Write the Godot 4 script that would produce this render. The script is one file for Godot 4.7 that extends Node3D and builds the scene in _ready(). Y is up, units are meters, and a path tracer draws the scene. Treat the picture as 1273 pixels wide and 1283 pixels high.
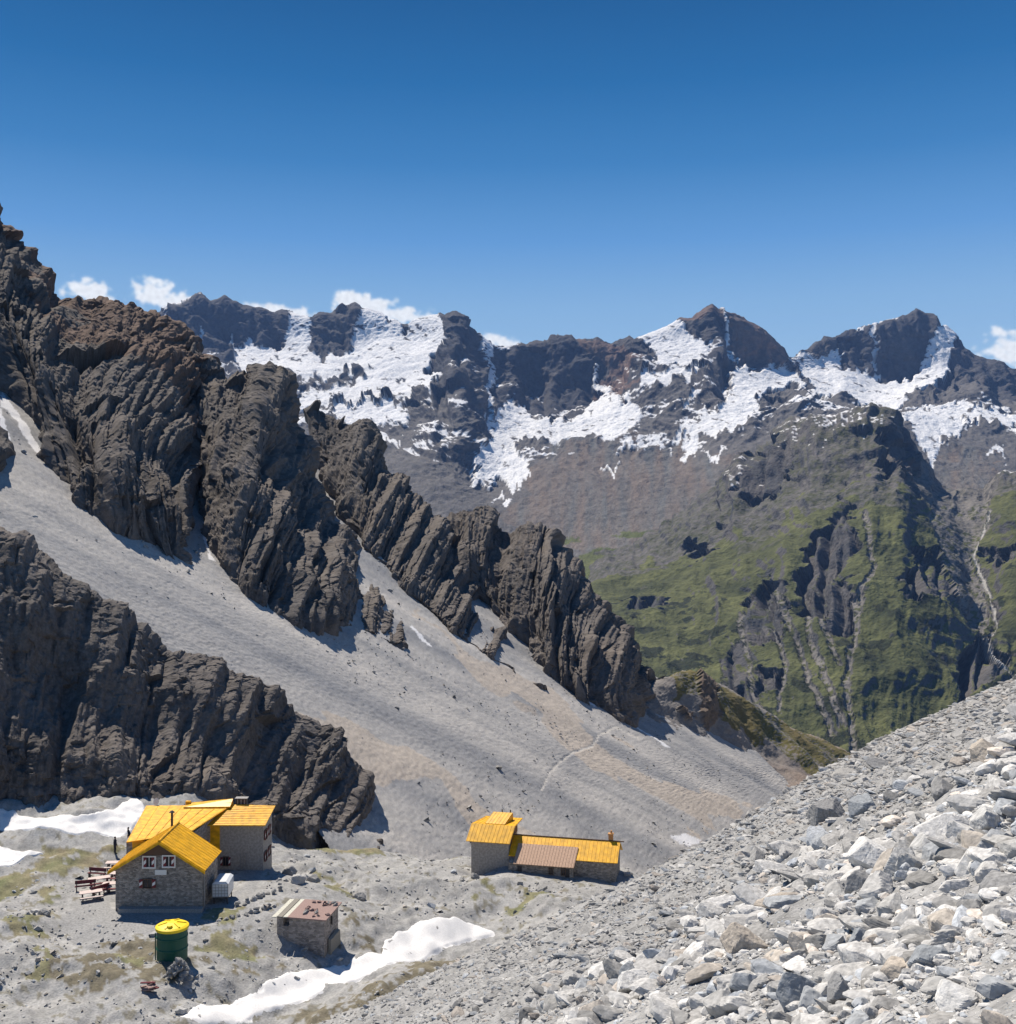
extends Node3D
# A mountain hut with yellow roofs on a stony terrace below crags and talus, a snowy range behind. Units are metres, y is up, the terrace lies near y = 0.

const TALUS_COLUMNS := 16
const TALUS_POINTS := [-72.6,24.6,-130.9,-68.9,23.8,-141.1,-62.3,20.4,-145.4,-54.4,15.7,-146.8,-46.6,11.4,-150.2,-38.4,6.9,-154.2,-30.4,0.9,-147.8,-24.1,-4.5,-137.9,-18.1,-9.0,-131.9,-10.5,-12.8,-138.2,-1.7,-17.0,-147.1,8.2,-21.9,-155.1,19.8,-27.4,-168.0,34.1,-33.6,-187.1,53.7,-41.1,-219.9,81.2,-50.1,-268.1,-80.7,31.9,-145.6,-77.0,30.9,-155.1,-71.0,28.1,-160.3,-63.2,23.3,-160.6,-55.5,18.7,-161.9,-48.1,14.7,-166.1,-40.2,10.4,-170.2,-31.9,5.8,-173.4,-23.2,0.9,-176.8,-14.2,-4.1,-180.3,-4.7,-9.2,-186.7,6.0,-14.5,-195.5,18.4,-20.1,-210.9,33.6,-26.3,-231.8,54.0,-33.7,-267.1,81.6,-43.3,-315.2,-97.1,46.5,-175.2,-90.7,43.3,-181.2,-83.5,39.8,-186.8,-74.4,34.2,-186.9,-65.5,28.7,-187.5,-56.9,23.9,-191.3,-47.9,19.0,-195.2,-39.0,14.8,-204.4,-29.2,10.0,-213.3,-18.4,4.5,-221.2,-7.0,-1.4,-228.7,5.2,-7.9,-235.8,18.9,-14.7,-248.3,34.9,-21.9,-265.5,55.1,-30.3,-292.6,78.8,-40.5,-322.7,-124.4,70.8,-224.4,-114.5,65.3,-228.8,-103.9,59.3,-232.4,-90.9,50.5,-227.6,-78.5,42.1,-223.2,-67.2,35.2,-223.9,-55.8,28.3,-224.6,-52.1,31.7,-271.1,-40.6,29.1,-292.8,-25.7,19.7,-291.9,-10.9,10.2,-289.4,3.8,1.1,-289.8,20.8,-7.5,-303.0,40.3,-16.8,-321.6,59.6,-27.1,-332.7,75.9,-37.5,-330.5,-139.5,84.2,-251.6,-130.3,79.8,-261.0,-119.4,74.3,-268.2,-104.1,63.8,-261.8,-89.8,54.2,-256.8,-77.4,47.1,-260.8,-65.6,40.7,-268.7,-67.6,53.3,-342.6,-51.5,46.4,-363.1,-33.3,32.6,-347.4,-16.4,20.3,-334.4,1.0,10.1,-338.2,18.9,-0.4,-342.5,37.7,-11.0,-349.3,55.8,-22.0,-350.9,71.2,-32.7,-343.0]
const CRAG_COLUMNS := 18
const CRAG_POINTS := [-67.1,-2.6,-115.0,-64.2,-3.2,-116.0,-61.2,-3.8,-117.1,-58.2,-4.3,-118.1,-55.1,-4.9,-119.2,-52.1,-5.7,-120.6,-48.8,-5.8,-121.5,-45.5,-5.5,-122.2,-42.1,-5.1,-123.0,-39.0,-6.1,-125.0,-35.8,-7.2,-127.1,-32.7,-9.0,-129.5,-29.4,-10.8,-132.0,-26.0,-12.9,-134.4,-22.6,-15.2,-136.8,-18.9,-16.9,-138.6,-14.8,-18.0,-139.8,-11.2,-21.4,-146.0,-67.7,3.8,-116.0,-64.7,3.3,-117.0,-61.7,2.8,-118.1,-58.7,2.3,-119.1,-55.6,1.8,-120.2,-52.5,1.1,-121.6,-49.2,1.1,-122.5,-45.9,1.4,-123.2,-42.4,1.8,-124.0,-39.3,0.9,-126.0,-36.1,-0.0,-128.1,-32.9,-1.7,-130.5,-29.6,-3.4,-133.0,-26.2,-5.3,-135.4,-22.8,-7.5,-137.8,-19.0,-9.1,-139.6,-14.9,-10.1,-140.8,-11.3,-13.2,-147.0,-69.5,14.0,-119.1,-66.3,13.1,-120.0,-63.1,12.3,-121.0,-59.8,11.4,-121.9,-56.5,10.4,-122.9,-53.3,9.2,-124.1,-49.9,8.4,-125.2,-46.3,7.9,-126.0,-42.6,7.3,-126.9,-39.3,6.1,-128.8,-36.0,4.7,-130.9,-32.6,2.8,-133.2,-29.2,0.7,-135.3,-25.5,-1.1,-137.4,-22.3,-4.0,-139.4,-18.8,-6.8,-141.0,-14.9,-9.1,-142.0,-11.4,-13.0,-147.4,-75.3,22.1,-129.0,-71.5,20.9,-129.6,-67.7,19.6,-130.3,-63.9,18.4,-130.9,-60.1,17.0,-131.7,-56.5,15.3,-132.8,-52.7,13.8,-133.9,-48.8,12.4,-135.0,-44.9,10.9,-136.1,-41.2,9.2,-138.1,-37.4,7.3,-140.2,-33.7,5.0,-142.4,-29.8,2.6,-144.2,-25.4,1.0,-145.0,-22.1,-2.4,-145.7,-18.8,-6.0,-146.0,-15.1,-9.1,-146.0,-11.6,-13.1,-148.5,-78.6,31.8,-134.7,-74.4,30.2,-135.2,-70.1,28.5,-135.7,-65.8,26.8,-136.2,-61.7,24.9,-136.9,-57.8,22.7,-137.9,-53.8,20.4,-139.1,-49.8,18.1,-140.2,-45.7,15.8,-141.4,-41.6,13.6,-143.6,-37.5,11.2,-145.8,-33.4,8.4,-148.0,-29.1,5.6,-149.4,-24.1,4.0,-149.4,-21.2,-0.3,-149.4,-18.3,-4.6,-148.9,-15.0,-8.6,-148.3,-11.8,-13.0,-149.2,-82.9,40.3,-142.0,-78.1,38.2,-142.3,-73.2,36.1,-142.6,-68.4,34.0,-142.9,-63.9,31.5,-143.5,-59.5,28.7,-144.4,-55.3,25.8,-145.7,-51.1,22.7,-146.9,-46.8,19.6,-148.3,-42.4,16.9,-150.6,-37.9,13.9,-152.9,-33.3,10.7,-155.1,-28.6,7.4,-156.0,-23.1,6.2,-154.9,-20.7,1.0,-153.9,-18.1,-4.0,-152.5,-15.1,-8.6,-151.2,-11.9,-13.1,-150.0,-86.9,39.2,-149.0,-81.9,37.0,-149.3,-76.8,34.8,-149.6,-71.8,32.6,-149.9,-67.0,29.9,-150.5,-62.4,27.0,-151.4,-58.0,23.9,-152.7,-53.5,20.7,-153.9,-49.0,17.4,-155.3,-44.4,14.6,-157.6,-39.6,11.5,-159.9,-34.8,8.1,-162.1,-29.8,4.6,-163.0,-24.1,3.4,-161.9,-21.6,-2.1,-160.9,-18.9,-7.2,-159.5,-15.8,-12.1,-158.2,-12.5,-16.7,-157.0]
const MAIN_CRAG_COLUMNS := 20
const MAIN_CRAG_POINTS := [-124.0,60.0,-223.7,-121.4,58.8,-227.4,-118.7,57.5,-231.1,-115.9,56.2,-234.8,-112.9,54.9,-238.5,-107.9,51.3,-235.2,-101.9,46.7,-228.0,-96.2,42.3,-220.7,-90.8,38.1,-213.3,-85.6,34.2,-206.0,-81.2,30.9,-202.1,-76.9,27.8,-198.4,-73.5,25.9,-199.5,-70.2,24.0,-201.2,-66.5,21.8,-201.2,-62.7,19.3,-200.2,-59.1,17.1,-200.4,-58.6,17.6,-207.6,-62.0,21.0,-220.4,-66.0,25.2,-233.1,-121.7,68.4,-219.7,-119.3,67.4,-223.4,-116.7,66.3,-227.1,-113.9,65.2,-230.8,-111.0,64.0,-234.5,-106.0,60.3,-231.2,-100.1,55.6,-224.0,-94.4,51.0,-216.7,-89.1,46.5,-209.3,-83.9,42.3,-202.0,-79.6,39.0,-198.1,-75.3,35.8,-194.4,-72.0,34.0,-195.5,-68.8,32.2,-197.2,-65.2,30.0,-197.2,-61.5,27.6,-196.2,-58.0,25.4,-196.4,-57.5,26.1,-203.6,-60.9,30.0,-216.4,-64.9,34.6,-229.1,-125.3,80.6,-226.1,-122.9,79.3,-229.2,-120.3,78.1,-232.3,-117.6,76.8,-235.4,-114.9,75.4,-238.5,-110.9,72.6,-238.1,-105.9,68.4,-233.7,-100.8,63.8,-227.7,-95.8,59.3,-221.7,-90.8,55.1,-215.5,-85.8,51.3,-209.6,-81.1,48.6,-206.1,-76.8,45.8,-203.0,-73.5,44.0,-203.7,-70.4,42.2,-205.1,-67.0,40.0,-205.4,-63.7,37.4,-204.6,-60.5,34.7,-203.9,-58.5,32.9,-209.4,-64.8,37.1,-230.7,-132.9,95.1,-239.7,-130.0,93.5,-242.2,-127.1,91.8,-244.6,-124.1,90.1,-247.0,-121.0,88.4,-249.4,-117.4,85.8,-250.1,-112.8,81.6,-247.2,-108.1,76.8,-242.6,-103.5,72.1,-237.9,-98.8,67.7,-233.1,-93.7,63.8,-228.3,-88.6,61.0,-224.8,-83.8,58.7,-222.2,-79.7,56.4,-221.1,-76.2,54.5,-222.0,-72.7,52.3,-222.9,-69.2,49.7,-222.9,-65.8,46.4,-221.2,-62.8,42.9,-219.5,-65.3,39.7,-234.3,-149.3,117.4,-269.5,-145.1,114.6,-270.8,-140.7,111.8,-272.1,-136.4,108.9,-273.4,-132.0,106.1,-274.8,-127.3,101.9,-274.2,-122.7,96.7,-272.1,-118.3,91.2,-269.6,-113.7,85.9,-266.9,-108.5,81.4,-264.3,-102.5,78.6,-262.1,-96.5,76.7,-260.7,-91.1,74.3,-260.0,-86.3,71.5,-260.5,-81.7,68.4,-260.9,-77.3,64.6,-260.4,-73.2,59.6,-257.0,-69.7,54.0,-252.1,-67.6,48.3,-246.8,-66.9,42.8,-242.0,-166.3,139.6,-300.0,-160.4,135.4,-300.0,-154.5,131.2,-300.0,-148.6,127.0,-300.0,-142.7,122.7,-300.0,-137.8,117.6,-300.0,-133.7,111.6,-300.0,-129.7,105.6,-300.0,-125.0,100.2,-300.0,-118.8,96.6,-300.0,-111.7,96.1,-300.0,-104.7,94.1,-300.0,-98.4,90.7,-300.0,-92.4,86.7,-300.0,-86.9,81.9,-300.0,-82.1,75.3,-295.4,-78.0,67.5,-287.2,-74.7,59.7,-275.6,-71.7,52.2,-262.8,-68.6,45.4,-250.0,-173.1,140.3,-314.0,-166.9,135.9,-314.0,-160.8,131.5,-314.0,-154.6,127.1,-314.0,-148.5,122.7,-314.0,-143.3,117.3,-314.0,-139.1,111.0,-314.0,-134.8,104.7,-314.0,-130.0,99.1,-314.0,-123.4,95.3,-314.0,-115.9,94.8,-314.0,-108.7,92.7,-314.0,-102.1,89.1,-314.0,-95.8,84.9,-314.0,-90.0,79.9,-314.0,-85.1,73.1,-309.4,-80.9,65.1,-301.2,-77.7,57.1,-289.6,-74.7,49.5,-276.8,-71.7,42.5,-264.0]
const MIDDLE_CRAG_COLUMNS := 20
const MIDDLE_CRAG_POINTS := [-75.2,33.5,-255.7,-71.4,30.0,-247.6,-67.6,26.8,-239.6,-64.1,23.8,-231.8,-60.9,20.9,-224.3,-57.9,18.2,-216.9,-55.2,15.7,-209.6,-52.5,13.6,-205.4,-49.7,11.8,-204.7,-47.0,10.0,-203.8,-44.3,8.2,-202.8,-41.8,6.9,-205.1,-39.3,5.6,-207.8,-36.7,4.4,-210.6,-34.4,3.6,-216.9,-32.0,2.9,-223.4,-29.2,1.7,-227.0,-26.2,-0.1,-228.4,-23.2,-1.8,-229.9,-20.5,-2.7,-236.2,-74.0,43.7,-251.7,-70.2,39.9,-243.6,-66.5,36.5,-235.6,-63.0,33.2,-227.8,-59.8,30.0,-220.3,-56.8,27.1,-212.9,-54.1,24.3,-205.6,-51.4,22.1,-201.4,-48.8,20.3,-200.7,-46.1,18.5,-199.8,-43.4,16.7,-198.8,-41.0,15.6,-201.1,-38.5,14.4,-203.8,-36.0,13.3,-206.6,-33.8,12.8,-212.9,-31.4,12.3,-219.4,-28.7,11.2,-223.0,-25.7,9.6,-224.4,-22.7,8.0,-225.9,-20.2,7.3,-232.2,-75.6,52.0,-256.0,-71.6,48.4,-248.9,-67.6,44.9,-241.9,-63.9,41.6,-235.0,-60.0,38.6,-227.7,-55.6,36.0,-219.1,-52.2,33.2,-212.5,-49.8,30.6,-209.4,-47.6,28.2,-208.7,-45.4,25.9,-207.8,-43.1,23.6,-206.7,-40.8,21.8,-208.4,-38.5,20.0,-210.5,-36.1,18.2,-212.5,-33.9,16.9,-217.8,-31.5,15.5,-223.4,-28.8,13.7,-226.2,-26.2,11.7,-227.0,-23.4,9.6,-227.8,-20.7,7.8,-233.2,-78.7,61.1,-265.3,-74.3,57.3,-259.1,-69.9,53.7,-253.1,-65.8,50.4,-247.4,-61.3,47.4,-241.0,-55.9,45.8,-233.4,-52.3,43.1,-228.5,-50.1,39.9,-226.4,-48.2,36.7,-225.7,-46.3,33.6,-224.8,-44.2,30.6,-223.5,-41.8,28.0,-224.1,-39.5,25.4,-224.9,-37.1,22.9,-225.5,-34.6,20.6,-228.7,-32.0,18.3,-231.9,-29.4,15.8,-232.9,-26.7,13.3,-232.6,-24.0,10.7,-232.2,-21.3,8.2,-235.4,-84.8,73.1,-284.3,-79.7,69.1,-279.7,-74.9,65.3,-275.6,-70.2,61.7,-272.0,-64.9,59.4,-268.1,-59.6,60.1,-264.5,-55.3,57.7,-262.2,-53.3,53.4,-261.5,-51.8,48.9,-260.9,-50.1,44.4,-259.8,-48.0,40.1,-257.8,-45.3,36.1,-255.9,-42.7,32.2,-254.1,-39.9,28.4,-251.9,-36.9,25.0,-250.5,-33.9,21.5,-249.0,-30.9,18.1,-246.7,-28.0,14.8,-243.8,-25.1,11.6,-241.0,-22.2,8.4,-239.9,-91.6,84.5,-306.0,-85.9,80.3,-303.3,-80.5,76.4,-301.5,-75.2,72.8,-300.6,-70.2,71.8,-300.0,-65.4,75.0,-300.0,-59.7,74.4,-300.2,-57.6,69.0,-301.8,-56.4,62.9,-301.2,-55.2,56.8,-300.4,-53.0,50.8,-297.5,-49.9,45.1,-292.6,-46.9,39.5,-287.8,-43.6,34.2,-282.3,-40.0,29.3,-275.7,-36.5,24.6,-269.2,-33.0,20.2,-262.9,-29.6,16.1,-256.9,-26.3,12.2,-251.0,-23.1,8.4,-245.0,-94.8,82.5,-320.0,-88.9,78.2,-317.3,-83.3,74.1,-315.5,-77.8,70.3,-314.6,-72.6,69.3,-314.0,-67.5,72.7,-314.0,-61.5,72.1,-314.2,-59.4,66.4,-315.8,-58.1,60.0,-315.2,-56.8,53.7,-314.4,-54.6,47.4,-311.5,-51.4,41.5,-306.6,-48.3,35.7,-301.8,-44.9,30.2,-296.3,-41.2,25.1,-289.7,-37.5,20.3,-283.2,-33.9,15.7,-276.9,-30.4,11.4,-270.9,-26.9,7.3,-265.0,-23.6,3.5,-259.0]
const SECOND_CRAG_COLUMNS := 20
const SECOND_CRAG_POINTS := [-65.5,39.0,-353.9,-60.1,34.2,-342.0,-55.0,29.7,-330.2,-50.1,25.5,-318.3,-45.9,21.4,-306.1,-41.9,17.6,-293.9,-37.9,14.4,-286.8,-33.9,11.5,-283.0,-30.0,8.7,-279.3,-26.3,5.9,-275.4,-22.7,3.3,-271.6,-19.1,0.7,-267.8,-15.7,-1.9,-264.4,-12.1,-4.3,-262.8,-8.4,-6.6,-262.4,-4.9,-8.9,-261.1,-1.3,-11.2,-260.1,2.3,-13.5,-259.5,6.3,-15.7,-261.9,10.4,-18.0,-264.6,-64.7,53.0,-349.9,-59.4,47.8,-338.0,-54.3,42.9,-326.2,-49.5,38.3,-314.3,-45.3,33.7,-302.1,-41.3,29.5,-289.9,-37.4,26.1,-282.8,-33.4,23.1,-279.0,-29.6,20.2,-275.3,-25.9,17.3,-271.4,-22.3,14.5,-267.6,-18.8,11.8,-263.8,-15.4,9.2,-260.4,-11.9,6.8,-258.8,-8.3,4.5,-258.4,-4.8,2.1,-257.1,-1.3,-0.2,-256.1,2.2,-2.5,-255.5,6.2,-4.6,-257.9,10.2,-6.7,-260.6,-65.4,58.5,-352.6,-59.4,53.7,-341.9,-53.5,49.2,-330.9,-47.8,44.9,-319.7,-43.0,40.4,-308.2,-39.3,35.8,-297.8,-35.4,32.0,-291.5,-31.4,28.7,-287.7,-27.7,25.2,-283.9,-24.2,21.8,-280.0,-20.7,18.6,-276.0,-17.2,15.5,-272.2,-14.0,12.4,-268.4,-10.7,9.3,-266.3,-7.3,6.5,-265.1,-4.0,3.7,-263.1,-0.7,1.0,-261.5,2.7,-1.6,-260.3,6.5,-4.2,-261.6,10.3,-6.8,-263.2,-66.7,65.3,-358.9,-60.2,61.2,-351.5,-53.7,57.4,-343.2,-47.2,53.9,-334.4,-41.8,49.5,-325.5,-38.3,44.2,-317.9,-34.3,39.7,-312.4,-30.0,35.8,-308.4,-26.4,31.5,-304.4,-22.9,27.3,-300.4,-19.2,23.4,-296.0,-15.7,19.7,-291.7,-12.7,15.7,-287.2,-9.6,11.8,-283.7,-6.3,8.3,-280.7,-3.1,4.9,-277.2,0.1,1.6,-273.9,3.5,-1.4,-271.4,7.0,-4.5,-270.3,10.6,-7.5,-269.3,-68.6,72.5,-368.0,-61.8,69.6,-365.1,-54.7,66.7,-360.8,-47.6,64.2,-355.6,-41.5,61.0,-351.0,-38.3,54.9,-347.1,-34.3,49.4,-343.0,-29.3,44.7,-338.4,-25.6,39.3,-334.2,-22.1,34.0,-330.0,-18.1,29.1,-324.9,-14.3,24.4,-319.8,-11.4,19.3,-314.3,-8.6,14.4,-308.8,-5.4,10.0,-303.1,-2.2,5.9,-297.4,0.9,1.9,-291.8,4.4,-1.7,-287.2,7.7,-5.2,-282.6,10.9,-8.5,-278.0,-70.1,68.9,-382.0,-63.0,65.9,-379.1,-55.8,63.0,-374.8,-48.4,60.5,-369.6,-42.1,57.2,-365.0,-38.8,50.9,-361.1,-34.6,45.2,-357.0,-29.5,40.5,-352.4,-25.7,34.9,-348.2,-22.1,29.3,-344.0,-17.9,24.4,-338.9,-13.9,19.5,-333.8,-10.9,14.3,-328.3,-8.1,9.2,-322.8,-4.7,4.7,-317.1,-1.4,0.4,-311.4,1.9,-3.8,-305.8,5.4,-7.5,-301.2,8.9,-11.1,-296.6,12.3,-14.6,-292.0]
const SPIRE_RIDGE_COLUMNS := 26
const SPIRE_RIDGE_POINTS := [-23.3,6.8,-299.0,-20.3,5.2,-302.3,-17.3,3.7,-305.6,-14.1,2.1,-308.9,-10.9,0.5,-312.3,-8.2,-1.5,-309.4,-5.6,-3.5,-306.0,-3.0,-5.5,-302.6,-0.5,-7.4,-299.2,1.9,-9.3,-295.5,4.1,-11.2,-291.5,6.3,-13.0,-287.6,8.4,-14.7,-283.6,10.4,-16.3,-279.6,12.8,-18.0,-277.6,15.3,-19.6,-276.2,17.7,-21.2,-274.9,20.2,-22.8,-273.5,23.0,-24.4,-274.3,26.0,-26.0,-275.7,29.0,-27.7,-277.0,32.4,-29.3,-281.7,36.9,-30.8,-295.6,41.2,-31.4,-307.6,44.8,-30.7,-316.8,48.6,-29.8,-326.0,-23.0,19.0,-295.0,-20.1,17.7,-298.3,-17.0,16.3,-301.6,-13.9,14.8,-304.9,-10.8,13.4,-308.3,-8.1,11.3,-305.4,-5.5,9.2,-302.0,-3.0,7.1,-298.6,-0.5,5.1,-295.2,1.9,3.1,-291.5,4.0,1.1,-287.5,6.2,-0.8,-283.6,8.3,-2.7,-279.6,10.3,-4.5,-275.6,12.6,-6.2,-273.6,15.1,-7.8,-272.2,17.5,-9.5,-270.9,19.9,-11.1,-269.5,22.7,-12.6,-270.3,25.6,-14.2,-271.7,28.6,-15.7,-273.0,31.9,-17.2,-277.7,36.4,-18.1,-291.6,40.6,-18.2,-303.6,44.2,-17.2,-312.8,48.0,-16.0,-322.0,-23.5,24.0,-301.0,-20.6,22.8,-303.7,-17.6,21.6,-306.4,-14.4,20.9,-309.2,-11.2,20.2,-311.9,-8.1,18.8,-310.7,-5.7,16.7,-307.9,-3.2,14.6,-304.8,-0.4,13.1,-301.6,2.6,12.0,-298.0,5.3,10.7,-294.3,7.6,8.9,-290.7,9.4,6.8,-287.3,11.1,4.7,-283.9,13.3,2.8,-281.6,15.7,1.2,-280.1,17.9,-0.6,-278.9,19.9,-2.6,-277.6,22.0,-4.6,-277.0,24.5,-6.5,-277.6,27.1,-8.3,-278.7,29.9,-10.2,-280.3,33.4,-12.1,-286.4,38.2,-13.8,-299.9,42.9,-14.7,-311.5,47.7,-15.2,-322.0,-24.6,29.9,-315.0,-21.4,28.7,-316.8,-18.1,27.7,-318.7,-14.6,27.7,-320.6,-11.1,27.7,-322.4,-7.5,27.1,-321.3,-5.0,24.8,-319.1,-2.4,22.6,-316.5,0.9,21.8,-313.7,4.4,22.1,-310.6,7.7,21.6,-307.7,10.4,19.8,-304.8,12.1,17.1,-302.3,13.6,14.3,-299.7,16.0,12.3,-298.0,18.7,10.5,-296.9,20.7,8.2,-295.7,22.4,5.5,-294.4,24.3,3.0,-293.7,26.6,0.6,-293.8,29.0,-1.8,-294.2,31.5,-4.1,-295.1,34.7,-6.5,-299.1,38.9,-9.1,-307.9,43.0,-11.7,-315.3,47.2,-14.2,-322.0,-26.9,36.4,-345.0,-22.8,35.0,-345.0,-18.6,34.0,-345.0,-14.4,35.2,-345.0,-10.1,36.0,-344.7,-6.0,36.0,-343.9,-3.7,32.3,-342.6,-0.5,30.4,-341.1,3.6,31.3,-339.4,7.2,33.4,-337.9,11.5,33.4,-336.6,14.4,31.5,-335.6,15.9,27.6,-334.8,17.5,23.7,-334.0,21.2,21.7,-333.4,24.4,19.4,-332.7,25.7,15.5,-331.2,27.2,11.8,-329.9,29.5,8.4,-328.8,31.7,5.0,-327.7,34.1,1.8,-326.7,36.8,-1.1,-325.9,39.6,-4.0,-325.2,42.0,-7.1,-324.1,44.4,-10.1,-323.1,46.8,-13.2,-322.0,-26.8,32.2,-357.0,-22.5,30.8,-357.0,-18.2,29.8,-357.0,-13.8,31.0,-357.0,-9.4,31.8,-356.7,-5.1,31.8,-355.9,-2.8,28.0,-354.6,0.5,26.0,-353.1,4.7,27.0,-351.4,8.5,29.2,-349.9,12.9,29.2,-348.6,15.9,27.3,-347.6,17.5,23.2,-346.8,19.1,19.2,-346.0,22.9,17.2,-345.4,26.2,14.7,-344.7,27.7,10.8,-343.2,29.2,6.9,-341.9,31.6,3.4,-340.8,33.9,-0.1,-339.7,36.3,-3.4,-338.7,39.2,-6.4,-337.9,42.0,-9.4,-337.2,44.6,-12.6,-336.1,47.1,-15.8,-335.1,49.5,-18.9,-334.0]
const SIDE_CRAG_COLUMNS := 8
const SIDE_CRAG_POINTS := [-92.7,34.4,-158.9,-91.7,34.1,-162.4,-90.5,33.7,-166.0,-89.2,33.4,-169.5,-88.0,32.6,-173.3,-87.8,30.3,-178.0,-87.0,28.1,-182.0,-83.5,27.8,-182.0,-90.4,40.7,-154.9,-89.4,40.5,-158.4,-88.3,40.3,-162.0,-87.1,40.1,-165.5,-85.9,39.5,-169.3,-85.8,37.4,-174.0,-85.1,35.5,-178.0,-81.7,35.2,-178.0,-100.9,51.4,-172.9,-98.3,50.1,-175.0,-95.7,48.8,-177.1,-92.9,47.4,-179.0,-89.7,45.6,-180.0,-86.9,42.8,-180.3,-85.1,39.2,-180.8,-81.8,35.7,-178.6,-125.5,67.7,-215.0,-119.4,64.3,-214.0,-113.3,60.9,-212.9,-107.1,57.4,-211.2,-99.3,53.1,-205.5,-90.6,47.8,-195.3,-86.4,41.8,-187.6,-82.4,36.2,-180.0,-131.3,65.9,-225.0,-124.9,62.3,-224.0,-118.6,58.8,-222.9,-112.1,55.1,-221.2,-104.1,50.8,-215.5,-95.2,45.4,-205.3,-91.0,39.2,-197.6,-86.9,33.4,-190.0]
const SHOULDER_COLUMNS := 16
const SHOULDER_POINTS := [30.6,-25.5,-272.0,35.4,-27.3,-272.0,40.4,-29.3,-272.7,45.5,-31.7,-274.6,50.7,-34.2,-276.4,55.7,-37.0,-277.8,60.7,-39.6,-279.0,65.6,-41.7,-279.0,71.6,-42.4,-283.1,78.4,-42.3,-289.1,86.9,-44.9,-299.6,96.0,-47.9,-310.7,105.3,-50.9,-321.1,113.4,-54.1,-327.4,121.8,-57.4,-333.7,130.4,-60.8,-340.0,33.4,-19.6,-288.0,39.7,-21.8,-294.8,46.1,-24.2,-301.1,52.0,-27.6,-305.8,58.1,-31.0,-310.3,64.0,-34.6,-314.0,70.0,-38.3,-317.6,76.6,-40.8,-321.1,83.4,-43.1,-324.6,91.4,-45.6,-331.8,99.9,-48.1,-339.5,109.3,-51.9,-349.4,119.2,-55.7,-359.6,127.8,-60.2,-366.5,136.7,-64.7,-373.2,145.7,-69.4,-380.0,39.3,-15.4,-318.0,46.0,-13.7,-324.7,53.5,-12.5,-333.0,60.8,-15.4,-339.9,68.2,-19.8,-346.6,75.7,-24.8,-353.9,84.0,-30.0,-363.0,92.9,-35.4,-372.7,102.3,-40.7,-382.6,112.2,-46.1,-392.6,122.6,-51.5,-402.7,132.8,-57.5,-412.3,142.9,-64.0,-421.1,152.7,-70.3,-428.3,162.2,-76.5,-434.2,172.0,-82.8,-440.0,44.9,-27.5,-353.0,52.3,-25.6,-359.7,60.5,-24.3,-368.0,68.4,-27.5,-374.9,76.4,-32.4,-381.6,84.6,-37.9,-388.9,93.6,-43.6,-398.0,103.1,-49.5,-407.7,113.2,-55.3,-417.6,123.8,-61.2,-427.6,134.8,-67.2,-437.7,145.7,-73.6,-447.3,156.5,-80.7,-456.1,166.9,-87.5,-463.3,177.0,-94.2,-469.2,187.4,-100.9,-475.0]
const RANGE_COLUMNS := 88
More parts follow.
